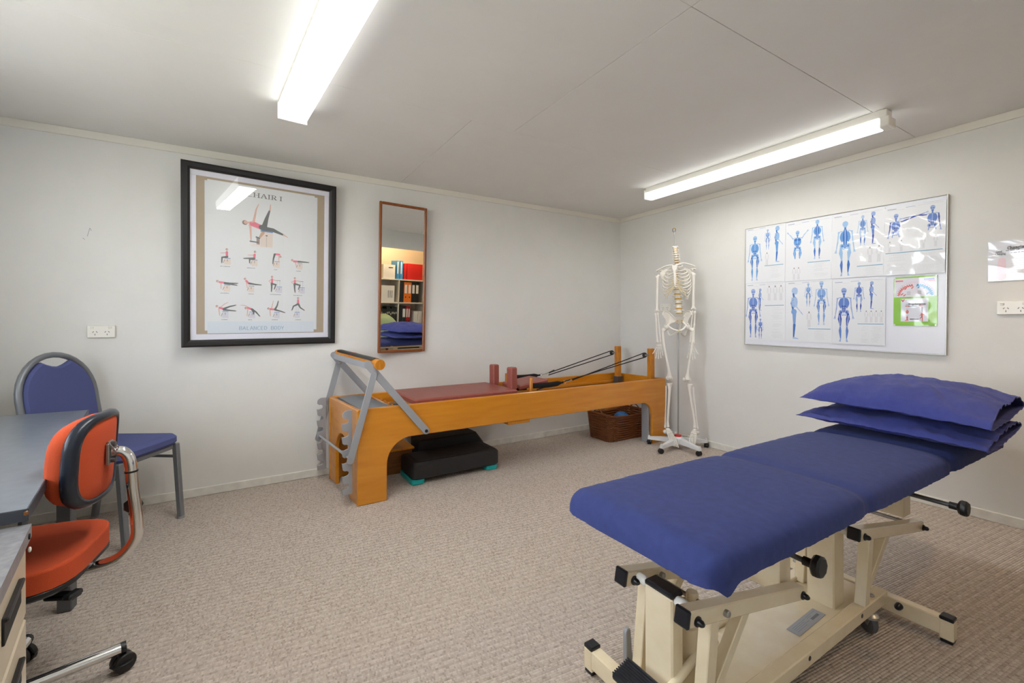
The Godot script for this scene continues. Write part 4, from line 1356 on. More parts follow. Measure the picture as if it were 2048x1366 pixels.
		for k in 6:
			var f := k / 5.0
			var row := []
			for i in crest.size():
				var p: Vector3 = crest[i].lerp(low[i], f)
				p += Vector3(-sx * 0.012, 0, -0.014) * sin(PI * f) * 0.8
				row.append(p)
			if sx > 0.0:
				row.reverse()
			front.append(row)
		hb.grid(front)
		var back := []
		for r in front:
			var row := []
			for p in r:
				row.append(p + Vector3(sx * 0.001, 0, -0.005))
			row.reverse()
			back.append(row)
		hb.grid(back)
		hb.tube(crest, 0.0052, 8)
		hb.tube(low, 0.0062, 8)
		hb.ball(Vector3(ox + sx * 0.078, 0.962, 0.014), Vector3(0.020, 0.022, 0.018), 8, 12)
		hb.tube(curve([Vector3(ox + sx * 0.068, 0.972, 0.022), Vector3(ox + 0.006 + sx * 0.040, 0.944, 0.048), Vector3(0.010 + sx * 0.008, 0.932, 0.058)], 6), 0.0075, 9)
		hb.tube(curve([Vector3(ox + sx * 0.074, 0.955, 0.0), Vector3(ox + sx * 0.064, 0.905, -0.008), Vector3(ox + 0.004 + sx * 0.046, 0.893, 0.008), Vector3(0.010 + sx * 0.012, 0.922, 0.052)], 6), 0.0075, 9)
		part("hip_bone", hb, M.bone, t)
	part("pubic_joint", Shape.new().ball(Vector3(0.010, 0.930, 0.057), Vector3(0.008, 0.011, 0.006), 6, 10), M.cartilage, t)
	# arms
	for q in [[-1.0, -0.151, 1.372, -0.154, 1.083, -0.140, 0.832], [1.0, 0.120, 1.382, 0.116, 1.096, 0.104, 0.832]]:
		var sx: float = q[0]
		var up := Shape.new()
		bone(up, Vector3(q[1], q[2], -0.004), Vector3(q[3], q[4], 0.004), 0.0100, 0.0175, 0.0150)
		up.ball(Vector3(q[1] - sx * 0.008, q[2] - 0.004, -0.004), Vector3(0.0135, 0.014, 0.014), 8, 12)
		for dx in [-0.011, 0.011]:
			up.ball(Vector3(q[3] + dx, q[4] + 0.004, 0.004), Vector3(0.009, 0.012, 0.010), 6, 10)
		part("upper_arm_bone", up, M.bone, t)
		var fa := Shape.new()
		bone(fa, Vector3(q[3] + sx * 0.012, q[4] - 0.012, 0.006), Vector3(q[5] + sx * 0.012, q[6], 0.018), 0.0062, 0.0090, 0.0110)
		part("radius_bone", fa, M.bone, t)
		fa = Shape.new()
		bone(fa, Vector3(q[3] - sx * 0.006, q[4] - 0.006, 0.0), Vector3(q[5] - sx * 0.012, q[6] + 0.004, 0.010), 0.0058, 0.0105, 0.0075)
		part("ulna_bone", fa, M.bone, t)
		var hd := part("hand_bones", Shape.new(), M.bone, t)
		var hs := Shape.new()
		var wr := Vector3(q[5], q[6] - 0.018, 0.018)
		for k in 4:
			hs.ball(wr + Vector3(-0.0135 + k * 0.009, 0.004, 0), Vector3(0.0056, 0.0055, 0.0055), 6, 8)
			hs.ball(wr + Vector3(-0.015 + k * 0.010, -0.006, 0.001), Vector3(0.0056, 0.0055, 0.0055), 6, 8)
		hd.mesh = hs.mesh()
		for k in 5:
			var fs := Shape.new()
			var a := (k - 2) * 0.0095
			var p0 := wr + Vector3(a * 0.9, -0.013, 0.002)
			var lens: Array = [[0.040, 0.026, 0.018, 0.012], [0.044, 0.028, 0.019, 0.013], [0.043, 0.029, 0.020, 0.014], [0.041, 0.027, 0.018, 0.013], [0.030, 0.024, 0.020, 0.0]][k if sx < 0.0 else k]
			var kk: int = k if sx > 0.0 else 4 - k
			if kk == 4:
				lens = [0.028, 0.022, 0.018, 0.0]
			var dir := Vector3(a * 0.35 / 0.0095 * 0.32 + (0.30 * sx if kk == 4 else 0.05 * sx), -1.0, 0.12).normalized()
			for m in 4:
				if lens[m] <= 0.0:
					continue
				var p1: Vector3 = p0 + dir * lens[m]
				fs.tube([p0, p0.lerp(p1, 0.15), p0.lerp(p1, 0.5), p0.lerp(p1, 0.85), p1], [0.0022, 0.0040, 0.0024, 0.0036, 0.002], 7)
				p0 = p1 + dir * 0.0012
				dir = (dir + Vector3(-sx * 0.02, 0.10, 0.34)).normalized()
			part("finger", fs, M.bone, hd)
	# legs
	for q in [[-1.0, -0.074, 0.958, -0.108, 0.930, -0.063, 0.553, -0.061, 0.505, -0.076, 0.165], [1.0, 0.078, 0.958, 0.112, 0.932, 0.072, 0.546, 0.088, 0.505, 0.122, 0.175]]:
		var sx: float = q[0]
		var fe := Shape.new()
		var d0 := 0.012
		fe.ball(Vector3(q[1], q[2], 0.016), Vector3(0.0155, 0.0155, 0.0155), 8, 12)
		fe.tube([Vector3(q[1], q[2], 0.016), Vector3(q[3] - sx * 0.004, q[4], 0.010)], [0.0105, 0.013], 10)
		fe.ball(Vector3(q[3], q[4] + 0.002, 0.006), Vector3(0.013, 0.021, 0.014), 8, 12)
		fe.tube(curve([Vector3(q[3] + sx * 0.002, q[4] - 0.008, 0.008), Vector3(q[3] - sx * 0.006, q[4] - 0.11, 0.018), Vector3(lerpf(q[3], q[5], 0.75), 0.66, 0.020), Vector3(q[5], q[6] + 0.035, 0.014), Vector3(q[5], q[6], 0.010)], 5), [0.013, 0.012, 0.011, 0.0105, 0.0102, 0.010, 0.010, 0.010, 0.010, 0.010, 0.010, 0.0102, 0.0106, 0.0115, 0.0128, 0.0148, 0.0170, 0.0190, 0.0210, 0.0220, 0.0200], 12)
		for dx in [-0.014, 0.014]:
			fe.ball(Vector3(q[5] + dx, q[6] - 0.002, 0.004), Vector3(0.0135, 0.017, 0.018), 8, 12)
		part("thigh_bone", fe, M.bone, t)
		part("kneecap", Shape.new().ball(Vector3(q[5] + (0.004 if sx < 0.0 else -0.026), q[6] + 0.006, 0.030), Vector3(0.0115, 0.0135, 0.007), 8, 12), M.bone, t)
		var ti := Shape.new()
		ti.tube(curve([Vector3(q[7], q[8] + 0.010, 0.008), Vector3(q[7], q[8] - 0.008, 0.008), Vector3(q[7], q[8] - 0.05, 0.012), Vector3(lerpf(q[7], q[9], 0.5), 0.33, 0.014), Vector3(q[9], q[10] + 0.04, 0.006), Vector3(q[9], q[10], 0.004)], 4), [0.0205, 0.0215, 0.0222, 0.0220, 0.0205, 0.018, 0.0155, 0.0135, 0.012, 0.011, 0.0102, 0.0097, 0.0094, 0.0092, 0.0092, 0.0095, 0.0104, 0.0118, 0.0135, 0.0150, 0.0150], 12)
		part("shin_bone", ti, M.bone, t)
		var fi := Shape.new()
		bone(fi, Vector3(q[7] + sx * 0.024, q[8] - 0.012, -0.004), Vector3(q[9] + sx * 0.020, q[10] - 0.014, -0.004), 0.0045, 0.0078, 0.0085)
		part("fibula", fi, M.bone, t)
		# foot, hanging toes down and forward
		var ft := Shape.new()
		var an := Vector3(q[9], q[10] - 0.022, 0.006)
		var toe := Vector3(-0.014, 0.036, 0.105) if sx < 0.0 else Vector3(0.096, 0.052, 0.100)
		ft.ball(an, Vector3(0.0175, 0.0145, 0.020), 8, 12)
		ft.ball(an + Vector3(sx * 0.020, -0.022, -0.020), Vector3(0.018, 0.017, 0.026), 8, 12)
		var fd := (toe - an).normalized()
		var fs := fd.cross(Vector3(0, 0.5, 1)).normalized()
		if fs.x < 0.0:
			fs = -fs
		for k in 5:
			ft.ball(an + fd * 0.030 + fs * (k - 2) * 0.0085, Vector3(0.0072, 0.0085, 0.0085), 6, 8)
			if k < 4:
				ft.ball(an + fd * 0.018 + fs * (k - 1.5) * 0.009 + Vector3(0, 0.002, 0.004), Vector3(0.0075, 0.0085, 0.0085), 6, 8)
		var fo := part("foot_bones", ft, M.bone, t)
		for k in 5:
			var big := 4 if sx < 0.0 else 0
			var l: float = (toe - an).length() * (1.0 if k == big else 0.97 - 0.035 * absf(k - big))
			var p0 := an + fd * 0.036 + fs * (k - 2) * 0.0088
			var p1 := an + fd * (0.036 + (l - 0.036) * 0.58) + fs * (k - 2) * 0.0105
			var p2 := an + fd * (0.036 + (l - 0.036) * 0.80) + fs * (k - 2) * 0.0098 + Vector3(0, -0.004, 0.004)
			var p3 := an + fd * l + fs * (k - 2) * 0.009 + Vector3(0, -0.010, 0.004)
			var ts := Shape.new()
			for sgm in [[p0, p1], [p1, p2], [p2, p3]]:
				var w := 1.35 if k == big else 1.0
				ts.tube([sgm[0], sgm[0].lerp(sgm[1], 0.15), sgm[0].lerp(sgm[1], 0.5), sgm[0].lerp(sgm[1], 0.85), sgm[1]], [0.0026 * w, 0.0044 * w, 0.0028 * w, 0.0042 * w, 0.0026 * w], 7)
			part("toe", ts, M.bone, fo)


func twin_caster(parent: Node, at: Vector3, r: float, turn: float, m: Material) -> void:
	# furniture caster: two wheels under a hood; at is the floor point below the stem
	var x := turned(at, turn)
	var s := Shape.new()
	for z in [-1.0, 1.0]:
		s.x = x * turned(Vector3(0.006, r, z * r * 0.42), 0, 90)
		s.lathe([Vector2(0, -r * 0.32), Vector2(r * 0.9, -r * 0.32), Vector2(r, -r * 0.22), Vector2(r, r * 0.22), Vector2(r * 0.9, r * 0.32), Vector2(0, r * 0.32)], 20)
	var c := part("caster", s, m, parent)
	var h := Shape.new().at(x * turned(Vector3(0.002, r * 1.05, 0), 0, 90))
	h.prism(arc(Vector2.ZERO, Vector2(r * 1.08, r * 1.08), 20, 180, 12), r * 0.22, r * 0.05)
	h.x = x
	h.tube([Vector3(0, r * 1.5, 0), Vector3(0, r * 2.4, 0)], r * 0.26, 10)
	part("hood", h, m, c)


func poster_print() -> Texture2D:
	var c := Canvas.new(900, 1400, rgb(222, 225, 228))
	c.rect(0, 1290, 900, 1400, rgb(210, 220, 230))
	var skin := rgb(214, 168, 152)
	var pink := rgb(226, 92, 124)
	var black := rgb(38, 46, 52)
	var wood := rgb(222, 208, 196)
	var hair := rgb(120, 90, 80)
	var blue := rgb(58, 122, 190)
	var V := func(a: Array) -> Vector2: return Vector2(a[0], a[1])
	# large figure balancing sideways over the chair
	c.poly(PackedVector2Array([Vector2(323, 551), Vector2(420, 545), Vector2(521, 556), Vector2(521, 570), Vector2(350, 570)]), rgb(226, 216, 212))
	c.poly(PackedVector2Array([Vector2(385, 479), Vector2(412, 481), Vector2(412, 548), Vector2(385, 546)]), rgb(150, 120, 104))
	c.poly(PackedVector2Array([Vector2(418, 420), Vector2(523, 418), Vector2(521, 565), Vector2(418, 565)]), wood)
	c.cap(Vector2(440, 430), Vector2(405, 490), 14, 8, rgb(190, 150, 118))
	c.cap(Vector2(469, 470), Vector2(469, 565), 1.2, 1.2, rgb(120, 110, 108))
	c.oval(Vector2(470, 456), Vector2(9, 6), rgb(60, 60, 66))
	c.cap(Vector2(384, 478), Vector2(408, 488), 7, 7, rgb(60, 80, 110))
	c.cap(Vector2(334, 523), Vector2(400, 528), 6, 5, rgb(60, 70, 90))
	c.cap(Vector2(359, 345), Vector2(374, 262), 11, 8, skin)
	c.cap(Vector2(374, 262), Vector2(382, 215), 8, 6, skin)
	c.cap(Vector2(382, 215), Vector2(402, 162), 6, 3, skin)
	c.cap(Vector2(332, 370), Vector2(335, 393), 11, 9, skin)
	c.cap(Vector2(335, 393), Vector2(340, 509), 9, 6, skin)
	c.cap(Vector2(321, 348), Vector2(352, 352), 10, 16, skin)
	c.cap(Vector2(352, 355), Vector2(415, 378), 24, 22, pink)
	c.cap(Vector2(345, 340), Vector2(362, 334), 8, 6, skin)
	c.cap(Vector2(428, 380), Vector2(450, 388), 24, 26, black)
	c.cap(Vector2(448, 381), Vector2(469, 292), 24, 15, black)
	c.cap(Vector2(469, 292), Vector2(494, 212), 15, 7, black)
	c.cap(Vector2(498, 205), Vector2(502, 153), 7, 4, skin)
	c.cap(Vector2(448, 392), Vector2(526, 396), 24, 18, black)
	c.cap(Vector2(526, 396), Vector2(615, 431), 17, 8, black)
	c.cap(Vector2(618, 432), Vector2(655, 451), 8, 3, skin)
	c.cap(Vector2(424, 414), Vector2(518, 417), 6, 6, blue)
	c.oval(Vector2(290, 352), Vector2(22, 22), hair)
	c.oval(Vector2(297, 348), Vector2(16, 17), skin)
	# twelve small exercises
	var figs := [
		{"h":[148,620],"t":[[148,645],[148,688]],"a":[[145,651],[101,657]],"l":[[150,688],[111,696],[108,749]],"b":[128,698]},
		{"h":[373,621],"t":[[370,648],[367,687]],"a":[[365,654],[317,656]],"l":[[367,684],[321,687],[278,691]],"k":[[362,687],[329,696],[329,734]],"b":[345,696]},
		{"h":[591,649],"t":[[580,629],[549,627]],"a":[[576,645],[576,690]],"l":[[540,629],[529,674],[524,727]],"b":[535,697]},
		{"h":[696,674],"t":[[713,684],[749,684]],"a":[[724,688],[732,732]],"l":[[755,684],[800,684],[852,685]],"b":[741,700]},
		{"h":[76,918],"t":[[94,926],[129,930]],"a":[[103,933],[103,985]],"l":[[133,932],[181,933],[236,930]],"k":[[133,935],[181,941],[231,949]],"b":[125,948]},
		{"h":[292,885],"t":[[303,904],[323,927]],"a":[[303,910],[310,968]],"l":[[328,926],[376,933],[429,936]],"b":[318,947]},
		{"h":[518,852],"t":[[518,876],[518,915]],"a":[[515,876],[491,894],[510,915]],"c":[[524,879],[555,887]],"l":[[515,918],[515,960],[512,1000]],"k":[[521,921],[551,926],[537,975]],"b":[556,945]},
		{"h":[721,854],"t":[[721,879],[719,908]],"a":[[714,879],[689,894],[708,913]],"c":[[725,877],[771,882]],"l":[[718,913],[719,958],[724,999]],"k":[[722,911],[767,922],[753,969]],"b":[764,944]},
		{"h":[72,1149],"t":[[94,1163],[122,1174]],"a":[[86,1172],[92,1233]],"c":[[105,1152],[125,1132],[159,1110]],"l":[[125,1172],[170,1150],[221,1135]],"k":[[125,1180],[170,1186],[221,1191]],"b":[112,1194]},
		{"h":[299,1163],"t":[[317,1160],[343,1172]],"a":[[315,1175],[309,1235]],"c":[[315,1152],[287,1136],[257,1135]],"l":[[348,1172],[381,1197],[416,1242]],"k":[[349,1174],[363,1199],[363,1225]],"b":[326,1196]},
		{"h":[488,1164],"t":[[507,1169],[538,1172]],"a":[[501,1178],[505,1236]],"c":[[515,1160],[523,1124],[530,1088]],"l":[[546,1169],[563,1135],[574,1086]],"k":[[546,1175],[586,1186],[635,1203]],"b":[536,1197]},
		{"h":[752,1054],"t":[[752,1075],[753,1113]],"a":[[747,1078],[741,1107]],"c":[[756,1078],[761,1107]],"l":[[747,1116],[710,1136],[694,1180]],"k":[[755,1116],[772,1150],[813,1178]],"b":[719,1194]},
	]
	var n := 0
	for f in figs:
		var b: Vector2 = V.call(f.b)
		c.oval(b + Vector2(10, 66), Vector2(46, 4), rgb(222, 224, 230))
		c.rect(b.x, b.y + 4, b.x + 49, b.y + 62, wood if n < 6 else rgb(206, 206, 218))
		c.rect(b.x + 2, b.y, b.x + 49, b.y + 5, blue)
		c.cap(b + Vector2(24, 16), b + Vector2(24, 34), 2.2, 1.0, rgb(70, 66, 70))
		c.cap(b + Vector2(2, 20), b + Vector2(-8, 48), 2.5, 2.0, rgb(150, 120, 104))
		if n == 6 or n == 7:
			for x in [6, 30]:
				c.cap(b + Vector2(x, 0), b + Vector2(x, -60), 0.9, 0.9, rgb(160, 160, 170))
			c.cap(b + Vector2(-4, -60), b + Vector2(34, -60), 2.0, 2.0, rgb(70, 70, 80))
		if n == 11:
			for x in [16, 34]:
				c.cap(b + Vector2(x, 0), b + Vector2(x, -80), 0.9, 0.9, rgb(170, 170, 178))
		for key in ["a", "c"]:
			if f.has(key):
				for i in f[key].size() - 1:
					c.cap(V.call(f[key][i]), V.call(f[key][i + 1]), 4.2 - i * 0.6, 3.2 - i * 0.6, skin)
		c.cap(V.call(f.t[0]), V.call(f.t[1]), 9.5, 9.0, pink)
		for key in ["k", "l"]:
			if f.has(key):
				for i in f[key].size() - 1:
					c.cap(V.call(f[key][i]), V.call(f[key][i + 1]), 9.0 - i * 2.5, 6.0 - i * 2.0, black)
				var e: Vector2 = V.call(f[key][f[key].size() - 1])
				c.oval(e, Vector2(4, 4), skin)
		c.oval(V.call(f.h), Vector2(9.5, 10.5), hair)
		c.oval(V.call(f.h) + Vector2(1.5, 1.0), Vector2(7.0, 8.0), skin)
		n += 1
	for q in [[133, 779, 70], [342, 779, 66], [547, 780, 28], [753, 780, 40], [133, 1027, 68], [340, 1027, 40], [547, 1025, 92], [750, 1027, 84], [129, 1274, 44], [334, 1275, 30], [543, 1275, 52], [752, 1275, 56]]:
		var x: float = q[0] - q[2] / 2.0
		while x < q[0] + q[2] / 2.0:
			var w := rng.randf_range(2.5, 5.5)
			c.rect(x, q[1] - rng.randf_range(2, 4), x + w, q[1] + 3, rgb(90, 92, 100))
			x += w + 1.6
	return c.texture()


func chart_figure(c: Canvas, cx: float, top: float, h: float, kind: String, col: Color, dark: Color) -> void:
	# a printed anatomy figure: kind front, back, side, half_left, half_right, reach, outline
	var o := Vector2(cx, top)
	var s := h / 8.0
	var bone := col.lerp(Color.WHITE, 0.35)
	var ln := maxf(0.8, s * 0.07)
	if kind == "outline":
		var g := rgb(196, 196, 204)
		c.oval(o + Vector2(0, 0.5) * s, Vector2(0.34, 0.45) * s, rgb(150, 140, 146))
		for sx in [-1.0, 1.0]:
			c.path([o + Vector2(sx * 0.2, 1.0) * s, o + Vector2(sx * 0.9, 1.4) * s, o + Vector2(sx * 1.1, 3.9) * s], ln, g)
			c.path([o + Vector2(sx * 0.6, 1.9) * s, o + Vector2(sx * 0.55, 3.8) * s, o + Vector2(sx * 0.6, 7.8) * s, o + Vector2(sx * 0.2, 7.8) * s, o + Vector2(sx * 0.1, 4.3) * s], ln, g)
		return
	if kind == "side":
		c.oval(o + Vector2(0.05, 0.5) * s, Vector2(0.46, 0.52) * s, bone)
		c.oval(o + Vector2(0.2, 0.8) * s, Vector2(0.26, 0.28) * s, bone)
		c.path([o + Vector2(-0.15, 1.0) * s, o + Vector2(-0.05, 1.5) * s, o + Vector2(-0.42, 2.4) * s, o + Vector2(-0.2, 3.3) * s, o + Vector2(-0.3, 3.9) * s], s * 0.14, dark)
		c.oval(o + Vector2(0.02, 2.25) * s, Vector2(0.48, 0.85) * s, col, 0.75)
		for k in 6:
			c.path([o + Vector2(-0.42, 1.6 + k * 0.24) * s, o + Vector2(0.42, 1.8 + k * 0.24) * s], ln, bone)
		c.oval(o + Vector2(-0.05, 3.75) * s, Vector2(0.42, 0.42) * s, col)
		c.cap(o + Vector2(0.0, 3.9) * s, o + Vector2(0.02, 5.7) * s, s * 0.30, s * 0.17, col)
		c.cap(o + Vector2(0.02, 5.8) * s, o + Vector2(-0.08, 7.6) * s, s * 0.20, s * 0.10, dark)
		c.cap(o + Vector2(-0.1, 7.8) * s, o + Vector2(0.55, 7.9) * s, s * 0.13, s * 0.07, bone)
		c.cap(o + Vector2(0.0, 1.6) * s, o + Vector2(0.25, 2.9) * s, s * 0.09, s * 0.07, bone)
		c.cap(o + Vector2(0.25, 2.9) * s, o + Vector2(1.05, 3.9) * s, s * 0.08, s * 0.05, bone)
		c.cap(o + Vector2(1.05, 3.9) * s, o + Vector2(1.3, 4.25) * s, s * 0.09, s * 0.03, bone)
		return
	# head and trunk seen from the front or the back
	c.oval(o + Vector2(0, 0.42) * s, Vector2(0.37, 0.42) * s, bone)
	c.cap(o + Vector2(0, 0.72) * s, o + Vector2(0, 0.92) * s, s * 0.24, s * 0.16, bone)
	if kind != "back":
		for sx in [-1.0, 1.0]:
			c.oval(o + Vector2(sx * 0.14, 0.52) * s, Vector2(0.085, 0.075) * s, dark)
		c.cap(o + Vector2(-0.12, 0.93) * s, o + Vector2(0.12, 0.93) * s, ln, ln, dark)
	c.cap(o + Vector2(0, 1.0) * s, o + Vector2(0, 1.45) * s, s * 0.11, s * 0.13, dark if kind == "back" else col)
	for sx in [-1.0, 1.0]:
		c.path([o + Vector2(0, 1.5) * s, o + Vector2(sx * 0.5, 1.42) * s, o + Vector2(sx * 0.86, 1.55) * s], s * 0.055, bone)
		c.oval(o + Vector2(sx * 0.86, 1.58) * s, Vector2(0.13, 0.13) * s, bone)
	c.oval(o + Vector2(0, 2.2) * s, Vector2(0.62, 0.80) * s, col, 0.22)
	for k in 8:
		var w := 0.38 + 0.26 * sin(PI * (k + 1.5) / 9.0)
		for sx in [-1.0, 1.0]:
			c.path([o + Vector2(sx * 0.07, 1.60 + k * 0.17) * s, o + Vector2(sx * w * 0.8, 1.63 + k * 0.17) * s, o + Vector2(sx * w, 1.82 + k * 0.16) * s], ln * 1.2, col)
	if kind == "back":
		c.cap(o + Vector2(0, 1.35) * s, o + Vector2(0, 2.3) * s, s * 0.20, s * 0.33, dark)
		c.cap(o + Vector2(0, 2.3) * s, o + Vector2(0, 3.75) * s, s * 0.33, s * 0.18, dark)
		c.path([o + Vector2(0, 1.3) * s, o + Vector2(0, 3.8) * s], ln, bone)
	else:
		c.path([o + Vector2(0, 1.5) * s, o + Vector2(0, 3.7) * s], s * 0.08, bone)
		for k in 3:
			for sx in [-1.0, 1.0]:
				c.oval(o + Vector2(sx * 0.15, 2.75 + k * 0.34) * s, Vector2(0.14, 0.17) * s, dark, 0.75)
		if kind == "reach":
			for sx in [-1.0, 1.0]:
				c.oval(o + Vector2(sx * 0.36, 1.85) * s, Vector2(0.32, 0.27) * s, dark, 0.9)
	for sx in [-1.0, 1.0]:
		c.oval(o + Vector2(sx * 0.42, 3.58) * s, Vector2(0.27, 0.33) * s, bone)
		c.oval(o + Vector2(sx * 0.38, 3.60) * s, Vector2(0.13, 0.18) * s, dark, 0.8)
		c.path([o + Vector2(sx * 0.5, 3.85) * s, o + Vector2(sx * 0.2, 4.05) * s, o + Vector2(0, 3.98) * s], s * 0.07, bone)
	for sx in [-1.0, 1.0]:
		var a0 := o + Vector2(sx * 0.88, 1.62) * s
		var a1 := o + Vector2(sx * 0.98, 2.95) * s
		var a2 := o + Vector2(sx * 1.16, 4.1) * s
		if kind == "reach":
			a1 = o + Vector2(sx * 1.25, 1.0) * s
			a2 = o + Vector2(sx * 1.7, 0.5) * s
		elif kind == "half_left" and sx > 0.0:
			a1 = o + Vector2(2.2, 1.2) * s
			a2 = o + Vector2(4.4, 0.55) * s
		elif kind == "half_right" and sx < 0.0:
			a1 = o + Vector2(-2.2, 1.5) * s
			a2 = o + Vector2(-4.4, 1.7) * s
		var half := kind.begins_with("half")
		var ac := dark if half else bone
		c.cap(a0, a0.lerp(a1, 0.45), s * 0.07, s * (0.13 if half else 0.075), ac)
		c.cap(a0.lerp(a1, 0.45), a1, s * (0.13 if half else 0.075), s * 0.06, ac)
		c.oval(a1, Vector2(0.09, 0.09) * s, bone)
		c.cap(a1, a2, s * 0.085, s * 0.045, ac)
		for f in 4:
			var hd := (a2 - a1).normalized()
			var sp := Vector2(-hd.y, hd.x) * (f - 1.5) * 0.09 * s
			c.cap(a2, a2 + hd * s * 0.5 + sp, s * 0.045, s * 0.02, bone)
		if half:
			c.cap(o + Vector2(sx * 0.45, 3.9) * s, o + Vector2(sx * 0.55, 4.4) * s, s * 0.10, s * 0.08, bone)
			continue
		var th := col if kind == "front" or kind == "reach" else bone
		c.cap(o + Vector2(sx * 0.55, 3.85) * s, o + Vector2(sx * 0.54, 4.6) * s, s * 0.13, s * 0.26, dark if kind == "front" else th)
		c.cap(o + Vector2(sx * 0.54, 4.6) * s, o + Vector2(sx * 0.44, 5.6) * s, s * 0.26, s * 0.09, dark if kind == "front" else th)
		c.path([o + Vector2(sx * 0.60, 4.1) * s, o + Vector2(sx * 0.50, 5.4) * s], ln, bone)
		if kind == "reach":
			continue
		c.oval(o + Vector2(sx * 0.44, 5.70) * s, Vector2(0.13, 0.13) * s, bone)
		c.cap(o + Vector2(sx * 0.44, 5.85) * s, o + Vector2(sx * 0.46, 6.35) * s, s * 0.10, s * 0.18, dark if kind == "back" else col)
		c.cap(o + Vector2(sx * 0.46, 6.35) * s, o + Vector2(sx * 0.40, 7.5) * s, s * 0.18, s * 0.06, dark if kind == "back" else col)
		for f in 4:
			c.cap(o + Vector2(sx * 0.40, 7.52) * s, o + Vector2(sx * (0.36 + f * 0.07), 7.97) * s, s * 0.06, s * 0.025, bone)


func chart_print(figs: Array, bars: Array, text: Array, w := 400, h := 560) -> Texture2D:
	var c := Canvas.new(w, h, rgb(228, 231, 236))
	c.rect(w * 0.05, h * 0.026, w * 0.20, h * 0.032, rgb(70, 96, 150))
	c.rect(w * 0.36, h * 0.024, w * 0.52, h * 0.030, rgb(150, 165, 205))
	c.rect(w * 0.56, h * 0.023, w * 0.95, h * 0.027, rgb(196, 198, 206))
	c.rect(w * 0.05, h * 0.046, w * 0.34, h * 0.051, rgb(205, 210, 222))
	for f in figs:
		var col: Color = [rgb(96, 152, 214), rgb(88, 124, 200), rgb(122, 160, 216)][f[4] % 3]
		var dark: Color = [rgb(52, 108, 190), rgb(44, 72, 164), rgb(66, 112, 186)][f[4] % 3]
		chart_figure(c, f[0] * w, f[1] * h, (f[2] - f[1]) * h, f[3], col, dark)
	for b in bars:
		c.rect(b[0] * w, b[2] * h, b[1] * w, b[2] * h + 6, rgb(110, 164, 196))
	for t in text:
		var y: float = t[2] * h
		while y < t[3] * h:
			var x: float = t[0] * w + rng.randf_range(0, 0.08) * w
			var e: float = lerpf(t[0], t[1], rng.randf_range(0.55, 1.0)) * w
			if rng.randf() < 0.75:
				while x < e:
					var l := rng.randf_range(5, 15)
					c.rect(x, y, minf(x + l, e), y + 1.6, rgb(188, 190, 198))
					x += l + 3
			y += 6.0
	return c.texture()


func socket(label: String, at: Vector3, turn: float, tilt: float) -> void:
	# double switched outlet, 112 x 66 mm
	var t := thing("power_outlet", label, "power outlet", at, turn)
	part("plate", Shape.new().box(Vector3(0, 0, 0.006), Vector3(0.112, 0.066, 0.012), 0.003), M.white_plastic, t)
	for sx in [-1.0, 1.0]:
		part("switch", Shape.new().at(turned(Vector3(sx * 0.036, 0.020, 0.0125), 0, 8)).box(Vector3.ZERO, Vector3(0.014, 0.013, 0.005), 0.0015), M.white_plastic, t)
		for q in [[-0.007, 0.004, -35.0], [0.007, 0.004, 35.0], [0.0, -0.010, 0.0]]:
			part("slot", Shape.new().at(turned(Vector3(sx * 0.024 + q[0], -0.006 + q[1], 0.0121), 0, 0, q[2])).box(Vector3.ZERO, Vector3(0.0022, 0.0085, 0.0008)), M.slot_black, t)


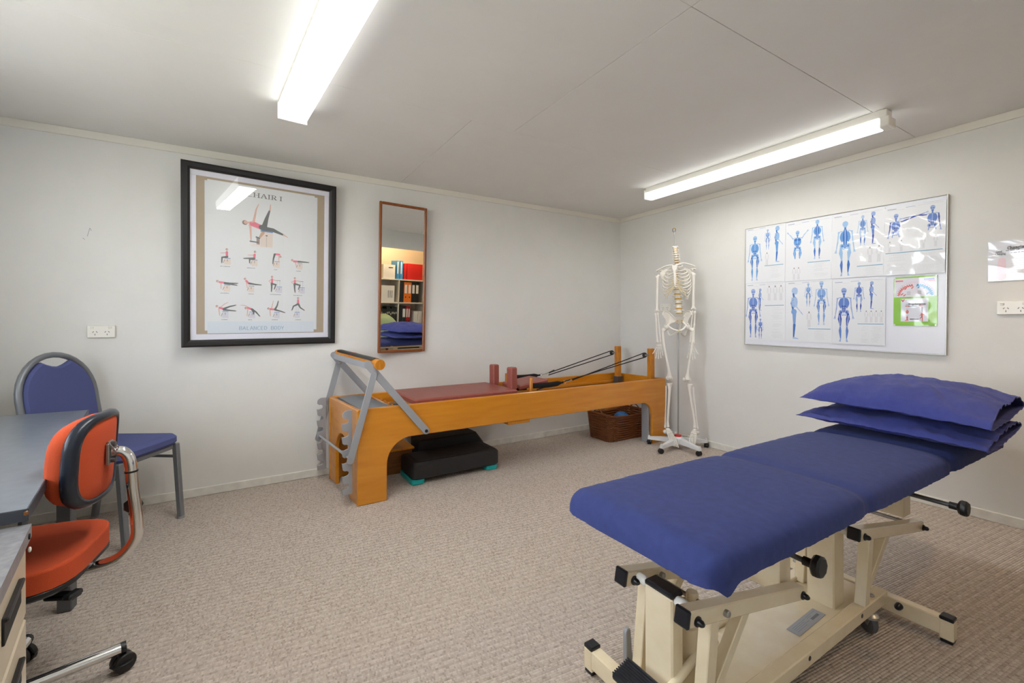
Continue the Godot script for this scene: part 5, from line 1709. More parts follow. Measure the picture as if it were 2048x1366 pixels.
func wall_things() -> void:
	# ---- framed exercise poster
	var o := Vector3(-3.061, 1.3845, 0.069)
	var t := thing("framed_poster", "large black framed exercise poster titled CHAIR I on the wall", "framed poster", o)
	t.rotation_degrees = Vector3(2.7, 6.0, 0)
	t.scale = Vector3(0.984, 0.972, 1.0)
	var fw := 0.832
	var fh := 1.06
	for q in [[0, 1], [0, -1], [1, 0], [-1, 0]]:
		var s := Shape.new()
		var hor: bool = q[0] == 0
		var L := fw if hor else fh
		# mitred moulding
		var ang: float = {[0, 1]: 0.0, [0, -1]: 180.0, [1, 0]: -90.0, [-1, 0]: 90.0}[q]
		s.x = turned(Vector3.ZERO, 0, 0, ang)
		var d := (fh if hor else fw) / 2.0
		var prof := [[0.0, 0.0], [0.0, 0.018], [0.010, 0.024], [0.030, 0.022], [0.041, 0.014], [0.041, 0.0]]
		for i in prof.size() - 1:
			s.flat()
			var a: Array = prof[i]
			var b: Array = prof[i + 1]
			s.quad(Vector3(-L / 2.0 + a[0], d - a[0], a[1]), Vector3(-L / 2.0 + b[0], d - b[0], b[1]), Vector3(L / 2.0 - b[0], d - b[0], b[1]), Vector3(L / 2.0 - a[0], d - a[0], a[1]))
		part("frame_side", s, M.frame_black, t)
	part("backing", Shape.new().box(Vector3(0, 0, 0.002), Vector3(0.76, 0.99, 0.003)), M.backing_tan, t)
	# lilac mount with a window, then the stacked sheets
	for q in [[0, 0.473, 0.746, 0.030], [0, -0.472, 0.746, 0.032]]:
		part("mount", Shape.new().box(Vector3(q[0], q[1], 0.006), Vector3(q[2], q[3], 0.002)), M.mount_lilac, t)
	for x in [-0.360, 0.358]:
		part("mount", Shape.new().box(Vector3(x, 0, 0.006), Vector3(0.027, 0.914, 0.002)), M.mount_lilac, t)
	var blank := Canvas.new(8, 8, rgb(220, 225, 233)).texture()
	var under := paper("under_sheet", blank, 0.607, 0.872, t, 0.5)
	under.position = Vector3(-0.003, 0.001, 0.0045)
	var sheet := paper("poster_sheet", poster_print(), 0.577, 0.897, t, 0.45)
	sheet.position = Vector3(-0.0055, -0.0035, 0.0065)
	lettering("CHAIR I", 0.037, M.ink_black, sheet, Vector3(0.003, 0.396, 0.0014), 0.19, "Droid Serif", "title_lettering")
	lettering("BALANCED BODY", 0.030, M.ink_blue, sheet, Vector3(-0.010, -0.420, 0.0014), 0.243, "Droid Sans Mono", "maker_lettering")
	part("glass", Shape.new().box(Vector3(0, 0, 0.0135), Vector3(0.752, 0.98, 0.002)), M.pane_glass, t)
	# ---- wall mirror leaning forward at the top, one edge off the wall
	t = thing("wall_mirror", "tall narrow mirror in a thin brown wooden frame", "mirror", Vector3(-2.206, 0.7923, 0.027))
	t.rotation_degrees = Vector3(2.75, 5.0, 0)
	var mw := 0.353
	var mh := 1.046
	part("glass", Shape.new().box(Vector3(0, mh / 2.0, 0.004), Vector3(mw - 0.03, mh - 0.03, 0.004)), M.mirror_glass, t)
	part("back_board", Shape.new().box(Vector3(0, mh / 2.0, -0.001), Vector3(mw - 0.01, mh - 0.01, 0.004)), M.brown_wood, t)
	for x in [-1.0, 1.0]:
		part("frame_side", Shape.new().box(Vector3(x * (mw / 2.0 - 0.009), mh / 2.0, 0.006), Vector3(0.018, mh, 0.018), 0.004), M.mirror_wood, t)
	for y in [0.009, mh - 0.009]:
		part("frame_side", Shape.new().box(Vector3(0, y, 0.006), Vector3(mw - 0.036, 0.018, 0.018), 0.004), M.mirror_wood, t)
	# ---- outlets
	socket("white double power outlet above the blue banquet chair", Vector3(-3.8175, 0.962, 0.0), 0, 0)
	socket("white double power outlet under the laminated notice", Vector3(0.0, 1.062, 2.595), -90, 0)
	socket("white double power outlet on the wall behind the skeleton", Vector3(0.0, 1.128, 0.545), -90, 0)
	# pencil scuff on the paint
	var wl := get_node("wall_north")
	var f := Shape.new()
	for q in [[-3.872, 1.462, -3.862, 1.507], [-3.862, 1.507, -3.856, 1.493], [-3.89, 1.452, -3.882, 1.444]]:
		f.bar(Vector3(q[0], q[1], 0.0003), Vector3(q[2], q[3], 0.0003), 0.0022, 0.0006, 0.0, Vector3(0, 0, 1))
	part("pencil_mark", f, M.grey_metal, wl)
	# ---- whiteboard with charts, hung a little askew
	var bo := Vector3(0.0, 1.250, 1.815)
	t = thing("whiteboard", "white magnetic board holding anatomy charts", "whiteboard", bo, -90)
	t.rotation_degrees = Vector3(0, -90, -0.75)
	part("panel", Shape.new().box(Vector3(0, 0, 0.008), Vector3(1.09, 0.842, 0.012), 0.001), M.board_white, t)
	for x in [-0.546, 0.546]:
		part("edge_strip", Shape.new().box(Vector3(x, 0, 0.010), Vector3(0.006, 0.852, 0.018), 0.0015), M.aluminium, t)
	for y in [-0.424, 0.424]:
		part("edge_strip", Shape.new().box(Vector3(0, y, 0.010), Vector3(1.086, 0.005, 0.018), 0.0015), M.aluminium, t)
	var charts := [
		[1.412, 1.478, 0.279, 0.398, "chart of a standing figure with blue shaded thighs, pinned beside a side view", [[0.25, 0.15, 0.96, "front", 0], [0.57, 0.06, 0.42, "front", 2], [0.80, 0.03, 0.66, "side", 0], [0.56, 0.47, 0.70, "outline", 0]], [[0.50, 0.96, 0.70]], [[0.62, 0.95, 0.73, 0.93]]],
		[1.692, 1.468, 0.275, 0.394, "chart of a figure with both arms raised beside a twisted back view", [[0.27, 0.15, 0.82, "reach", 0], [0.70, 0.02, 0.66, "back", 0], [0.20, 0.77, 0.98, "outline", 0], [0.30, 0.77, 0.98, "outline", 0]], [[0.50, 0.97, 0.70]], [[0.60, 0.95, 0.73, 0.96]]],
		[1.965, 1.462, 0.269, 0.392, "chart of a large back view with blue spine and calves above a brain", [[0.27, 0.11, 0.97, "back", 0], [0.60, 0.06, 0.52, "back", 2], [0.79, 0.03, 0.52, "side", 1], [0.74, 0.55, 0.79, "outline", 0], [0.90, 0.54, 0.79, "outline", 0]], [[0.50, 0.97, 0.83]], [[0.62, 0.95, 0.86, 0.98]]],
		[2.228, 1.452, 0.262, 0.385, "wrinkled laminated chart of two half figures reaching arms toward each other", [[0.20, 0.10, 0.72, "half_left", 1], [0.79, 0.05, 0.67, "half_right", 1], [0.10, 0.50, 0.66, "outline", 0], [0.30, 0.49, 0.66, "outline", 0], [0.66, 0.48, 0.64, "outline", 0], [0.85, 0.47, 0.63, "outline", 0]], [[0.03, 0.96, 0.67]], [[0.05, 0.42, 0.70, 0.96], [0.52, 0.92, 0.70, 0.98]]],
		[1.411, 1.071, 0.276, 0.405, "chart with a dark blue figure and a long text column", [[0.20, 0.09, 0.96, "front", 1], [0.38, 0.09, 0.48, "side", 1], [0.39, 0.62, 0.98, "front", 1], [0.61, 0.05, 0.31, "outline", 0], [0.76, 0.05, 0.31, "outline", 0], [0.90, 0.05, 0.31, "outline", 0]], [[0.50, 0.97, 0.39]], [[0.66, 0.97, 0.43, 0.97]]],
		[1.693, 1.066, 0.275, 0.403, "chart of a large side view facing two front views", [[0.19, 0.10, 0.96, "side", 2], [0.50, 0.04, 0.42, "front", 2], [0.78, 0.02, 0.72, "front", 2], [0.52, 0.50, 0.76, "outline", 0]], [[0.50, 0.97, 0.78]], [[0.62, 0.95, 0.81, 0.97]]],
		[1.967, 1.056, 0.268, 0.392, "chart of a dark blue figure with wide hips beside small back and side views", [[0.23, 0.12, 0.97, "front", 1], [0.52, 0.04, 0.50, "back", 1], [0.75, 0.04, 0.46, "side", 1], [0.66, 0.48, 0.66, "outline", 0], [0.75, 0.48, 0.66, "outline", 0], [0.84, 0.48, 0.66, "outline", 0], [0.93, 0.48, 0.66, "outline", 0]], [[0.50, 0.97, 0.68]], [[0.56, 0.72, 0.72, 0.97], [0.74, 0.95, 0.72, 0.97]]],
	]
	var k := 0
	for ch in charts:
		var shiny := k == 2 or k == 3 or k == 6
		var a := thing("anatomy_chart", ch[4], "chart", Vector3(-0.0142 - (0.002 if k == 3 else 0.0), ch[1], ch[0]), 0, "anatomy charts on the whiteboard")
		a.rotation_degrees = Vector3(0, -90, [-1.2, -0.9, -0.8, -1.3, -0.5, -0.5, -0.7][k])
		paper("printed_sheet", chart_print(ch[5], ch[6], ch[7]), ch[2], ch[3], a, 0.4, 0.006 if shiny else 0.0015, 100 + k, 0.9 if shiny else 0.25)
		k += 1
	# green laminated sheet
	t = thing("green_chart", "bright green laminated sheet about proprioception on the whiteboard", "chart", Vector3(-0.0142, 1.110, 2.231), -90)
	t.rotation_degrees = Vector3(0, -90, -0.6)
	var gs := paper("printed_sheet", green_print(), 0.186, 0.274, t, 0.4, 0.003, 120, 0.9)
	lettering("Proprioception", 0.0125, M.ink_black, t, Vector3(0.010, -0.0165, 0.0046), 0.072, "Droid Serif", "title_lettering", 700)
	for q in [[-0.088, 0.132], [0.088, 0.132], [-0.088, -0.132], [0.088, -0.132]]:
		part("magnet", Shape.new().at(turned(Vector3(q[0], q[1], 0.003), 0, 90)).lathe([Vector2(0, 0), Vector2(0.0045, 0), Vector2(0.0045, 0.003), Vector2(0, 0.0032)], 12), M.aluminium, t)
	# ---- laminated notice beyond the board
	t = thing("laminated_notice", "crinkled glossy laminated notice above the wall outlet", "notice", Vector3(0.0, 1.293, 2.655), -90)
	paper("printed_sheet", notice_print(), 0.290, 0.196, t, 0.35, 0.007, 131, 1.0)
	lettering("Changing", 0.021, M.ink_black, t, Vector3(-0.048, 0.060, 0.0078), 0.062, "Droid Serif", "title_lettering", 700)
	lettering("Good", 0.013, M.ink_black, t, Vector3(-0.108, 0.046, 0.0078), 0.020, "Droid Serif", "text_lettering")
	lettering("Changing", 0.013, M.ink_black, t, Vector3(-0.102, 0.035, 0.0078), 0.034, "Droid Serif", "text_lettering")


func notice_print() -> Texture2D:
	var c := Canvas.new(580, 392, rgb(226, 228, 236))
	for r in 2:
		var x := 120.0 if r == 0 else 150.0
		while x < 540.0:
			var l := rng.randf_range(12, 34)
			c.rect(x, 96 + r * 24, x + l, 102 + r * 24, rgb(120, 122, 134))
			x += l + 7
	c.cap(Vector2(95, 190), Vector2(90, 350), 26, 34, rgb(240, 196, 208), 0.7)
	for k in 8:
		c.rect(150, 180 + k * 22, rng.randf_range(420, 540), 183 + k * 22, rgb(206, 206, 216))
	return c.texture()


func green_print() -> Texture2D:
	var c := Canvas.new(372, 548, rgb(136, 196, 52))
	c.rect(6, 16, 366, 226, rgb(224, 222, 232))
	c.rect(18, 38, 84, 54, rgb(234, 130, 140))
	c.rect(262, 28, 348, 46, rgb(158, 168, 220))
	c.rect(300, 50, 352, 60, rgb(238, 160, 170))
	var red := rgb(214, 98, 92)
	var blue := rgb(40, 148, 200)
	for i in 34:
		var a := PI * i / 33.0
		var p := Vector2(186 - cos(a) * 158, 214 - sin(a) * 142)
		c.cap(p, p + Vector2(-cos(a), -sin(a)) * 14, 1.4, 1.0, rgb(238, 160, 176) if i > 9 and i < 24 else rgb(130, 140, 170))
	var pr := Vector2.ZERO
	var pb := Vector2.ZERO
	for i in 30:
		var a := PI * 0.5 * i / 29.0
		var w := 1.0 + 0.10 * sin(i * 2.1) * (1.0 if i % 3 else -1.6)
		var q := Vector2(cos(a) * 122 * w, sin(a) * 112 * w)
		var r := Vector2(168, 210) + Vector2(-q.x, -q.y)
		var b := Vector2(204, 210) + Vector2(q.x, -q.y)
		if i > 0:
			c.cap(pr, r, 4.5, 4.5, red)
			c.cap(pb, b, 5.5, 5.5, blue)
		pr = r
		pb = b
	for q in [[70, 200, red], [92, 212, red], [100, 140, red], [160, 130, red], [300, 190, blue], [286, 200, blue], [262, 135, blue], [214, 128, blue]]:
		c.cap(Vector2(q[0], q[1]), Vector2(q[0] + 14, q[1] - 14), 6, 4, q[2])
	for k in 6:
		c.rect(118, 166 + k * 7, 150, 168 + k * 7, rgb(120, 122, 128))
		c.rect(208, 160 + k * 7, 242, 162 + k * 7, rgb(90, 96, 104))
	# white panel with the loop of organs
	c.rect(66, 244, 300, 500, rgb(222, 226, 238))
	c.cap(Vector2(72, 256), Vector2(84, 276), 4, 4, rgb(196, 70, 84))
	c.cap(Vector2(84, 276), Vector2(96, 256), 4, 4, rgb(196, 70, 84))
	c.oval(Vector2(112, 266), Vector2(3, 3), rgb(120, 120, 150))
	var rd := rgb(206, 84, 72)
	var bk := rgb(52, 56, 64)
	c.oval(Vector2(122, 330), Vector2(15, 9), rd)
	c.oval(Vector2(122, 330), Vector2(9, 5), rgb(230, 210, 210))
	c.cap(Vector2(138, 330), Vector2(200, 330), 4, 4, bk)
	c.oval(Vector2(238, 324), Vector2(20, 11), rd)
	c.cap(Vector2(248, 342), Vector2(248, 392), 5, 5, bk)
	c.oval(Vector2(122, 392), Vector2(12, 20), rd)
	c.oval(Vector2(121, 390), Vector2(4, 10), rgb(224, 180, 174))
	c.cap(Vector2(122, 448), Vector2(122, 482), 7, 6, rd)
	c.cap(Vector2(106, 486), Vector2(128, 484), 4, 6, rd)
	c.cap(Vector2(148, 474), Vector2(216, 474), 5, 5, bk)
	c.oval(Vector2(248, 404), Vector2(6, 7), rd)
	c.cap(Vector2(248, 412), Vector2(248, 444), 8, 6, rd)
	c.cap(Vector2(244, 418), Vector2(230, 436), 3, 2, rd)
	c.cap(Vector2(252, 418), Vector2(268, 424), 3, 2, rd)
	c.cap(Vector2(246, 446), Vector2(232, 468), 5, 3, rd)
	c.cap(Vector2(250, 446), Vector2(252, 494), 5, 3, rd)
	for y in [308, 360, 430]:
		c.rect(112, y, 132, y + 4, rgb(120, 130, 150))
	return c.texture()


func desk_corner() -> void:
	var root := Vector3(-4.0, 0, 1.1)
	var W := Transform3D(Basis(), -root)
	var t := thing("desk", "grey laminate office desk standing below the window", "desk", root)
	var P := [Vector3(-4.42, 0, 0.355), Vector3(-3.785, 0, 0.40), Vector3(-3.578, 0, 1.80), Vector3(-4.42, 0, 1.835)]
	part("desk_top", Shape.new().at(W).prism2(P, 0.584, 0.609), M.desk_laminate, t)
	# dark edging with a chipped corner
	var ed := Shape.new().at(W)
	for i in 4:
		var a: Vector3 = P[i]
		var b: Vector3 = P[(i + 1) % 4]
		ed.bar(Vector3(a.x, 0.596, a.z), Vector3(b.x, 0.596, b.z), 0.004, 0.0262, 0.001)
	part("edging", ed, M.desk_edge, t)
	part("chipped_corner", Shape.new().at(W * turned(Vector3(-3.580, 0.600, 1.800), 40)).box(Vector3.ZERO, Vector3(0.007, 0.010, 0.009), 0.002), M.brown_wood, t)
	for q in [[-3.712, 1.0], [-3.86, 0.42], [-4.36, 0.42], [-4.36, 1.75]]:
		part("leg", Shape.new().at(W * turned(Vector3(q[0], 0.292, q[1]), -8)).box(Vector3.ZERO, Vector3(0.04, 0.584, 0.04), 0.003), M.dark_metal, t)
	part("modesty_panel", Shape.new().at(W).box(Vector3(-4.35, 0.40, 1.08), Vector3(0.018, 0.36, 1.28), 0.002), M.cabinet_cream, t)
	# ---- drawer pedestal beyond the desk's near end
	root = Vector3(-3.78, 0, 2.13)
	t = thing("drawer_cabinet", "cream drawer cabinet with scuffed grey top and recessed black pulls", "cabinet", root)
	W = Transform3D(Basis(), -root)
	var C := [Vector3(-4.02, 0, 1.79), Vector3(-3.576, 0, 1.802), Vector3(-3.466, 0, 2.46), Vector3(-3.92, 0, 2.50)]
	part("body", Shape.new().at(W).prism2([C[0] + Vector3(0.01, 0, 0.01), C[1] + Vector3(-0.024, 0, 0.010), C[2] + Vector3(-0.024, 0, -0.006), C[3]], 0.0, 0.548), M.cabinet_cream, t)
	part("top", Shape.new().at(W).prism2([C[0], C[1] + Vector3(0.004, 0, -0.004), C[2] + Vector3(0.004, 0, 0.004), C[3]], 0.548, 0.575), M.worn_top, t)
	var d: Vector3 = (C[2] - C[1]).normalized()
	var n := Vector3(d.z, 0, -d.x)
	var B := Basis(-d, Vector3.UP, n)
	for y in [[0.395, 0.54], [0.22, 0.385], [0.02, 0.21]]:
		var dr := part("drawer_front", Shape.new().at(W * Transform3D(B, (C[1] + C[2]) / 2.0 + n * -0.012 + Vector3(0, (y[0] + y[1]) / 2.0, 0))).box(Vector3.ZERO, Vector3(0.64, y[1] - y[0], 0.02), 0.003), M.cabinet_cream, t)
		var hz := 0.16
		part("recessed_pull", Shape.new().at(W * Transform3D(B, C[1] + d * (0.095 + hz / 2.0) + n * -0.0015 + Vector3(0, y[1] - 0.062, 0))).prism(rounded(Vector2.ZERO, Vector2(hz, 0.046), 0.004), 0.006, 0.001), M.slot_black, dr)
		part("pull_lip", Shape.new().at(W * Transform3D(B, C[1] + d * (0.095 + hz / 2.0) + n * 0.002 + Vector3(0, y[1] - 0.041, 0))).box(Vector3.ZERO, Vector3(hz, 0.008, 0.010), 0.002), M.black_plastic, dr)
	part("lock", Shape.new().at(W * Transform3D(B, C[1] + d * 0.035 + n * 0.004 + Vector3(0, 0.561, 0)) * turned(Vector3.ZERO, 0, 90)).lathe([Vector2(0, 0), Vector2(0.006, 0), Vector2(0.006, 0.003), Vector2(0, 0.0035)], 12), M.slot_black, t)
	part("corner_bumper", Shape.new().at(W).ball(C[1] + Vector3(0.002, 0.522, 0.0), Vector3(0.003, 0.006, 0.004), 6, 10), M.white_plastic, t)


func office_chair() -> void:
	var o := Vector3(-3.735, 0, 1.43)
	var t := thing("office_chair", "orange upholstered swivel office chair with chrome base at the desk", "office chair", o, -8)
	# five-star chrome base
	for k in 5:
		var a := deg_to_rad(-25.0 + 72.0 * k)
		var d := Vector3(cos(a), 0, sin(a))
		var c0 := Vector3(0.012, 0, 0.11)
		var l := part("base_leg", Shape.new().tube([c0 + d * 0.02 + Vector3(0, 0.072, 0), c0 + d * 0.27 + Vector3(0, 0.066, 0)], 0.0145, 14), M.chrome, t)
		part("leg_end", Shape.new().tube([c0 + d * 0.262 + Vector3(0, 0.066, 0), c0 + d * 0.274 + Vector3(0, 0.066, 0)], 0.0155, 14), M.black_plastic, l)
		twin_caster(l, c0 + d * 0.262, 0.026, 40.0 - 60.0 * k, M.black_plastic)
	part("column", Shape.new().at(turned(Vector3(0.012, 0, 0.11), 0)).lathe([Vector2(0, 0.05), Vector2(0.035, 0.05), Vector2(0.035, 0.10), Vector2(0.024, 0.11), Vector2(0.024, 0.22), Vector2(0.016, 0.225), Vector2(0.016, 0.32), Vector2(0, 0.32)], 20), M.black_plastic, t)
	part("mechanism", Shape.new().box(Vector3(0.02, 0.315, 0.05), Vector3(0.16, 0.025, 0.20), 0.004), M.black_plastic, t)
	# seat
	var seat := part("seat_pan", Shape.new().at(turned(Vector3(0, 0.333, 0), 0, 90)).prism(rounded(Vector2.ZERO, Vector2(0.385, 0.35), 0.09, 8), 0.022, 0.006), M.black_plastic, t)
	var rows := []
	for j in 11:
		var f := j / 10.0
		var row := []
		for k in 49:
			var a := TAU * k / 48.0
			var r := pow(pow(absf(cos(a)), 4.0) + pow(absf(sin(a)), 4.0), -0.25)
			var q := 1.0 if f < 0.45 else sqrt(maxf(0.0, 1.0 - pow((f - 0.45) / 0.55, 2.0)))
			q = lerpf(0.0, 1.0, pow(q, 0.5))
			var y := 0.342 + 0.052 * sin(PI * 0.5 * minf(1.0, f / 0.62)) if f < 0.62 else 0.394 + 0.004 * (f - 0.62)
			row.append(Vector3(cos(a) * r * 0.196 * q, y, -sin(a) * r * 0.180 * q))
		rows.append(row)
	part("cushion", Shape.new().grid(rows), M.orange_fabric, seat)
	# back rest: moulded shell with padded front
	var bk := Vector3(0.205, 0.628, 0)
	var outline := func(a: float, k: float) -> Vector2:
		var r := pow(pow(absf(cos(a)), 3.4) + pow(absf(sin(a)), 3.4), -1.0 / 3.4)
		return Vector2(cos(a) * r * 0.128, sin(a) * r * 0.116) * k
	var bend := func(z: float) -> float: return -1.3 * z * z
	var lay := func(k: float, x: float) -> Array:
		var row := []
		for i in 49:
			var a := TAU * i / 48.0
			var p: Vector2 = outline.call(a, k)
			row.append(bk + Vector3(x + bend.call(p.x) + p.y * 0.06, p.y, p.x))
		return row
	var cush := []
	for q in [[0.97, -0.004], [1.0, -0.020], [0.97, -0.038], [0.88, -0.054], [0.72, -0.064], [0.5, -0.069], [0.25, -0.071], [0.0, -0.071]]:
		var r: Array = lay.call(q[0], q[1])
		r.reverse()
		cush.append(r)
	var back := part("back_shell", Shape.new().grid([lay.call(0.94, -0.008), lay.call(0.94, 0.010), lay.call(0.9, 0.014), lay.call(0.6, 0.017), lay.call(0.3, 0.018), lay.call(0.0, 0.018)]), M.orange_fabric, t)
	part("back_cushion", Shape.new().grid(cush), M.orange_fabric, back)
	var rim := Shape.new()
	rim.grid([lay.call(0.97, -0.010), lay.call(1.05, -0.008), lay.call(1.08, 0.0), lay.call(1.06, 0.012), lay.call(1.0, 0.019), lay.call(0.92, 0.018), lay.call(0.91, 0.010)])
	part("edge_trim", rim, M.navy_vinyl, back)
	# chrome J-tube and bracket
	var br := part("back_bracket", Shape.new().box(bk + Vector3(0.024, 0.005, 0), Vector3(0.008, 0.06, 0.046), 0.002).at(turned(bk + Vector3(0.032, 0.022, 0), 0, 0, 30)).box(Vector3.ZERO, Vector3(0.006, 0.04, 0.03), 0.001), M.steel, back)
	for y in [-0.014, 0.03]:
		part("bolt", Shape.new().at(turned(bk + Vector3(0.028, y, 0.006), 0, 0, -90)).lathe([Vector2(0, 0), Vector2(0.008, 0), Vector2(0.008, 0.010), Vector2(0, 0.011)], 10), M.dark_metal, br)
	var path := curve([bk + Vector3(0.03, 0.006, 0), bk + Vector3(0.052, 0.004, 0), bk + Vector3(0.068, -0.025, 0), bk + Vector3(0.074, -0.10, 0), Vector3(0.288, 0.43, 0), Vector3(0.284, 0.375, 0), Vector3(0.245, 0.328, 0), Vector3(0.17, 0.312, 0), Vector3(0.06, 0.308, 0)], 8)
	var tb := part("back_tube", Shape.new().tube(path, 0.0145, 16), M.chrome, t)
	part("tube_ring", Shape.new().tube([bk + Vector3(0.071, -0.052, 0), bk + Vector3(0.0713, -0.057, 0)], 0.0158, 16), M.black_plastic, tb)
	# height knob beside the tube, tilt lever under the seat
	var kn := Shape.new().at(turned(Vector3(0.262, 0.455, -0.07), 0, 90))
	kn.lathe([Vector2(0, 0), Vector2(0.020, 0.0), Vector2(0.024, 0.006), Vector2(0.024, 0.016), Vector2(0.020, 0.020), Vector2(0, 0.021)], 7)
	kn.x = Transform3D()
	kn.tube([Vector3(0.262, 0.455, -0.06), Vector3(0.275, 0.45, 0.0)], 0.006, 8)
	part("height_knob", kn, M.black_plastic, t)
	var lv := Shape.new().at(turned(Vector3(0.165, 0.296, 0.10), -20, 0, 0))
	lv.box(Vector3(0, 0, 0), Vector3(0.075, 0.013, 0.030), 0.004)
	lv.box(Vector3(0.03, 0.006, 0.006), Vector3(0.022, 0.014, 0.040), 0.004)
	part("tilt_lever", lv, M.black_plastic, t)


func banquet_chair() -> void:
	var o := Vector3(-3.730, 0, 0.330)
	var t := thing("banquet_chair", "blue upholstered banquet chair with grey metal frame against the wall", "chair", o, -30.7)
	# local x forward, z to the side; back leans over the rear
	var lean := func(y: float) -> float: return -0.185 - 0.075 * maxf(0.0, (y - 0.42) / 0.44)
	var arch := []
	for i in 33:
		var f := i / 32.0
		var z: float
		var y: float
		if f < 0.25:
			y = lerpf(0.36, 0.66, f / 0.25)
			z = -0.180 + 0.006 * (y - 0.36)
		elif f > 0.75:
			y = lerpf(0.66, 0.36, (f - 0.75) / 0.25)
			z = 0.180 - 0.006 * (y - 0.36)
		else:
			var a := PI - PI * (f - 0.25) / 0.5
			z = cos(a) * 0.179
			y = 0.66 + sin(a) * 0.196
		arch.append(Vector3(lean.call(y), y, z))
	var bf := part("back_frame", Shape.new().tube(arch, 0.0135, 12), M.chair_grey, t)
	# padded back with a hand opening at the top
	var ol := PackedVector2Array([Vector2(0.165, 0.43), Vector2(0.1675, 0.66)])
	for i in 8:
		var a := deg_to_rad(6.0 + 60.0 * i / 7.0)
		ol.append(Vector2(cos(a) * 0.1675, 0.66 + sin(a) * 0.185))
	for i in 7:
		var f := i / 6.0
		ol.append(Vector2(lerpf(0.064, -0.064, f), 0.826 - 0.022 * sin(PI * f)))
	for i in 8:
		var a := deg_to_rad(114.0 + 60.0 * i / 7.0)
		ol.append(Vector2(cos(a) * 0.1675, 0.66 + sin(a) * 0.185))
	ol.append_array(PackedVector2Array([Vector2(-0.1675, 0.66), Vector2(-0.165, 0.43)]))
	var tilt := rad_to_deg(atan(0.075 / 0.44))
	var pad := PackedVector2Array()
	for p in ol:
		pad.append(Vector2(-p.x, p.y - 0.42))
	part("back_pad", Shape.new().at(Transform3D(Basis.from_euler(Vector3(0, PI / 2.0, 0)), Vector3(-0.183, 0.42, 0)) * turned(Vector3.ZERO, 0, -tilt)).prism(pad, 0.036, 0.010), M.blue_fabric, bf)
	# seat
	var fr := part("seat_frame", Shape.new().at(turned(Vector3(0.01, 0.372, 0), 0, 90)).prism(rounded(Vector2.ZERO, Vector2(0.38, 0.355), 0.05, 6), 0.022, 0.004), M.chair_grey, t)
	part("seat_cushion", Shape.new().at(turned(Vector3(0.018, 0.410, 0), 0, 90)).prism(rounded(Vector2.ZERO, Vector2(0.395, 0.37), 0.055, 6), 0.052, 0.014), M.blue_fabric, fr)
	# legs: front pair splayed forward, rear pair raked back
	for z in [-1.0, 1.0]:
		part("leg", Shape.new().bar(Vector3(0.195, 0.385, z * 0.168), Vector3(0.222, 0.006, z * 0.165), 0.026, 0.026, 0.004, Vector3(1, 0, 0)), M.chair_grey, t)
		part("leg", Shape.new().bar(Vector3(-0.18, 0.37, z * 0.185), Vector3(-0.225, 0.006, z * 0.175), 0.026, 0.026, 0.004, Vector3(1, 0, 0)), M.chair_grey, t)
		part("leg_glide", Shape.new().tube([Vector3(0.222, 0.0, z * 0.165), Vector3(0.222, 0.012, z * 0.165)], 0.0165, 10), M.grey_metal, t)
		part("leg_glide", Shape.new().tube([Vector3(-0.226, 0.0, z * 0.175), Vector3(-0.225, 0.012, z * 0.175)], 0.0165, 10), M.grey_metal, t)
		part("side_stretcher", Shape.new().tube([Vector3(0.208, 0.318, z * 0.167), Vector3(-0.186, 0.322, z * 0.184)], 0.008, 8), M.chair_grey, t)


func binder(x: float, y: float, z: float, w: float, h: float, m: Material, label: String, tab := true) -> void:
	# lever-arch file: spine toward the opening (-z), label and finger hole
	var t := thing("lever_arch_file", label, "file", Vector3(x, y, z), 0, "files on the store room shelves")
	part("cover", Shape.new().box(Vector3(0, h / 2.0, 0.10), Vector3(w, h, 0.20), 0.003), m, t)
	if tab:
		part("spine_label", Shape.new().box(Vector3(0, h * 0.66, -0.0006), Vector3(w * 0.66, h * 0.42, 0.0012)), M.paper_white, t)
		part("finger_hole", Shape.new().at(turned(Vector3(0, h * 0.26, 0.0), 0, -90)).lathe([Vector2(0.0, 0), Vector2(0.011, 0), Vector2(0.010, 0.0012), Vector2(0, 0.0012)], 14), M.slot_black, t)


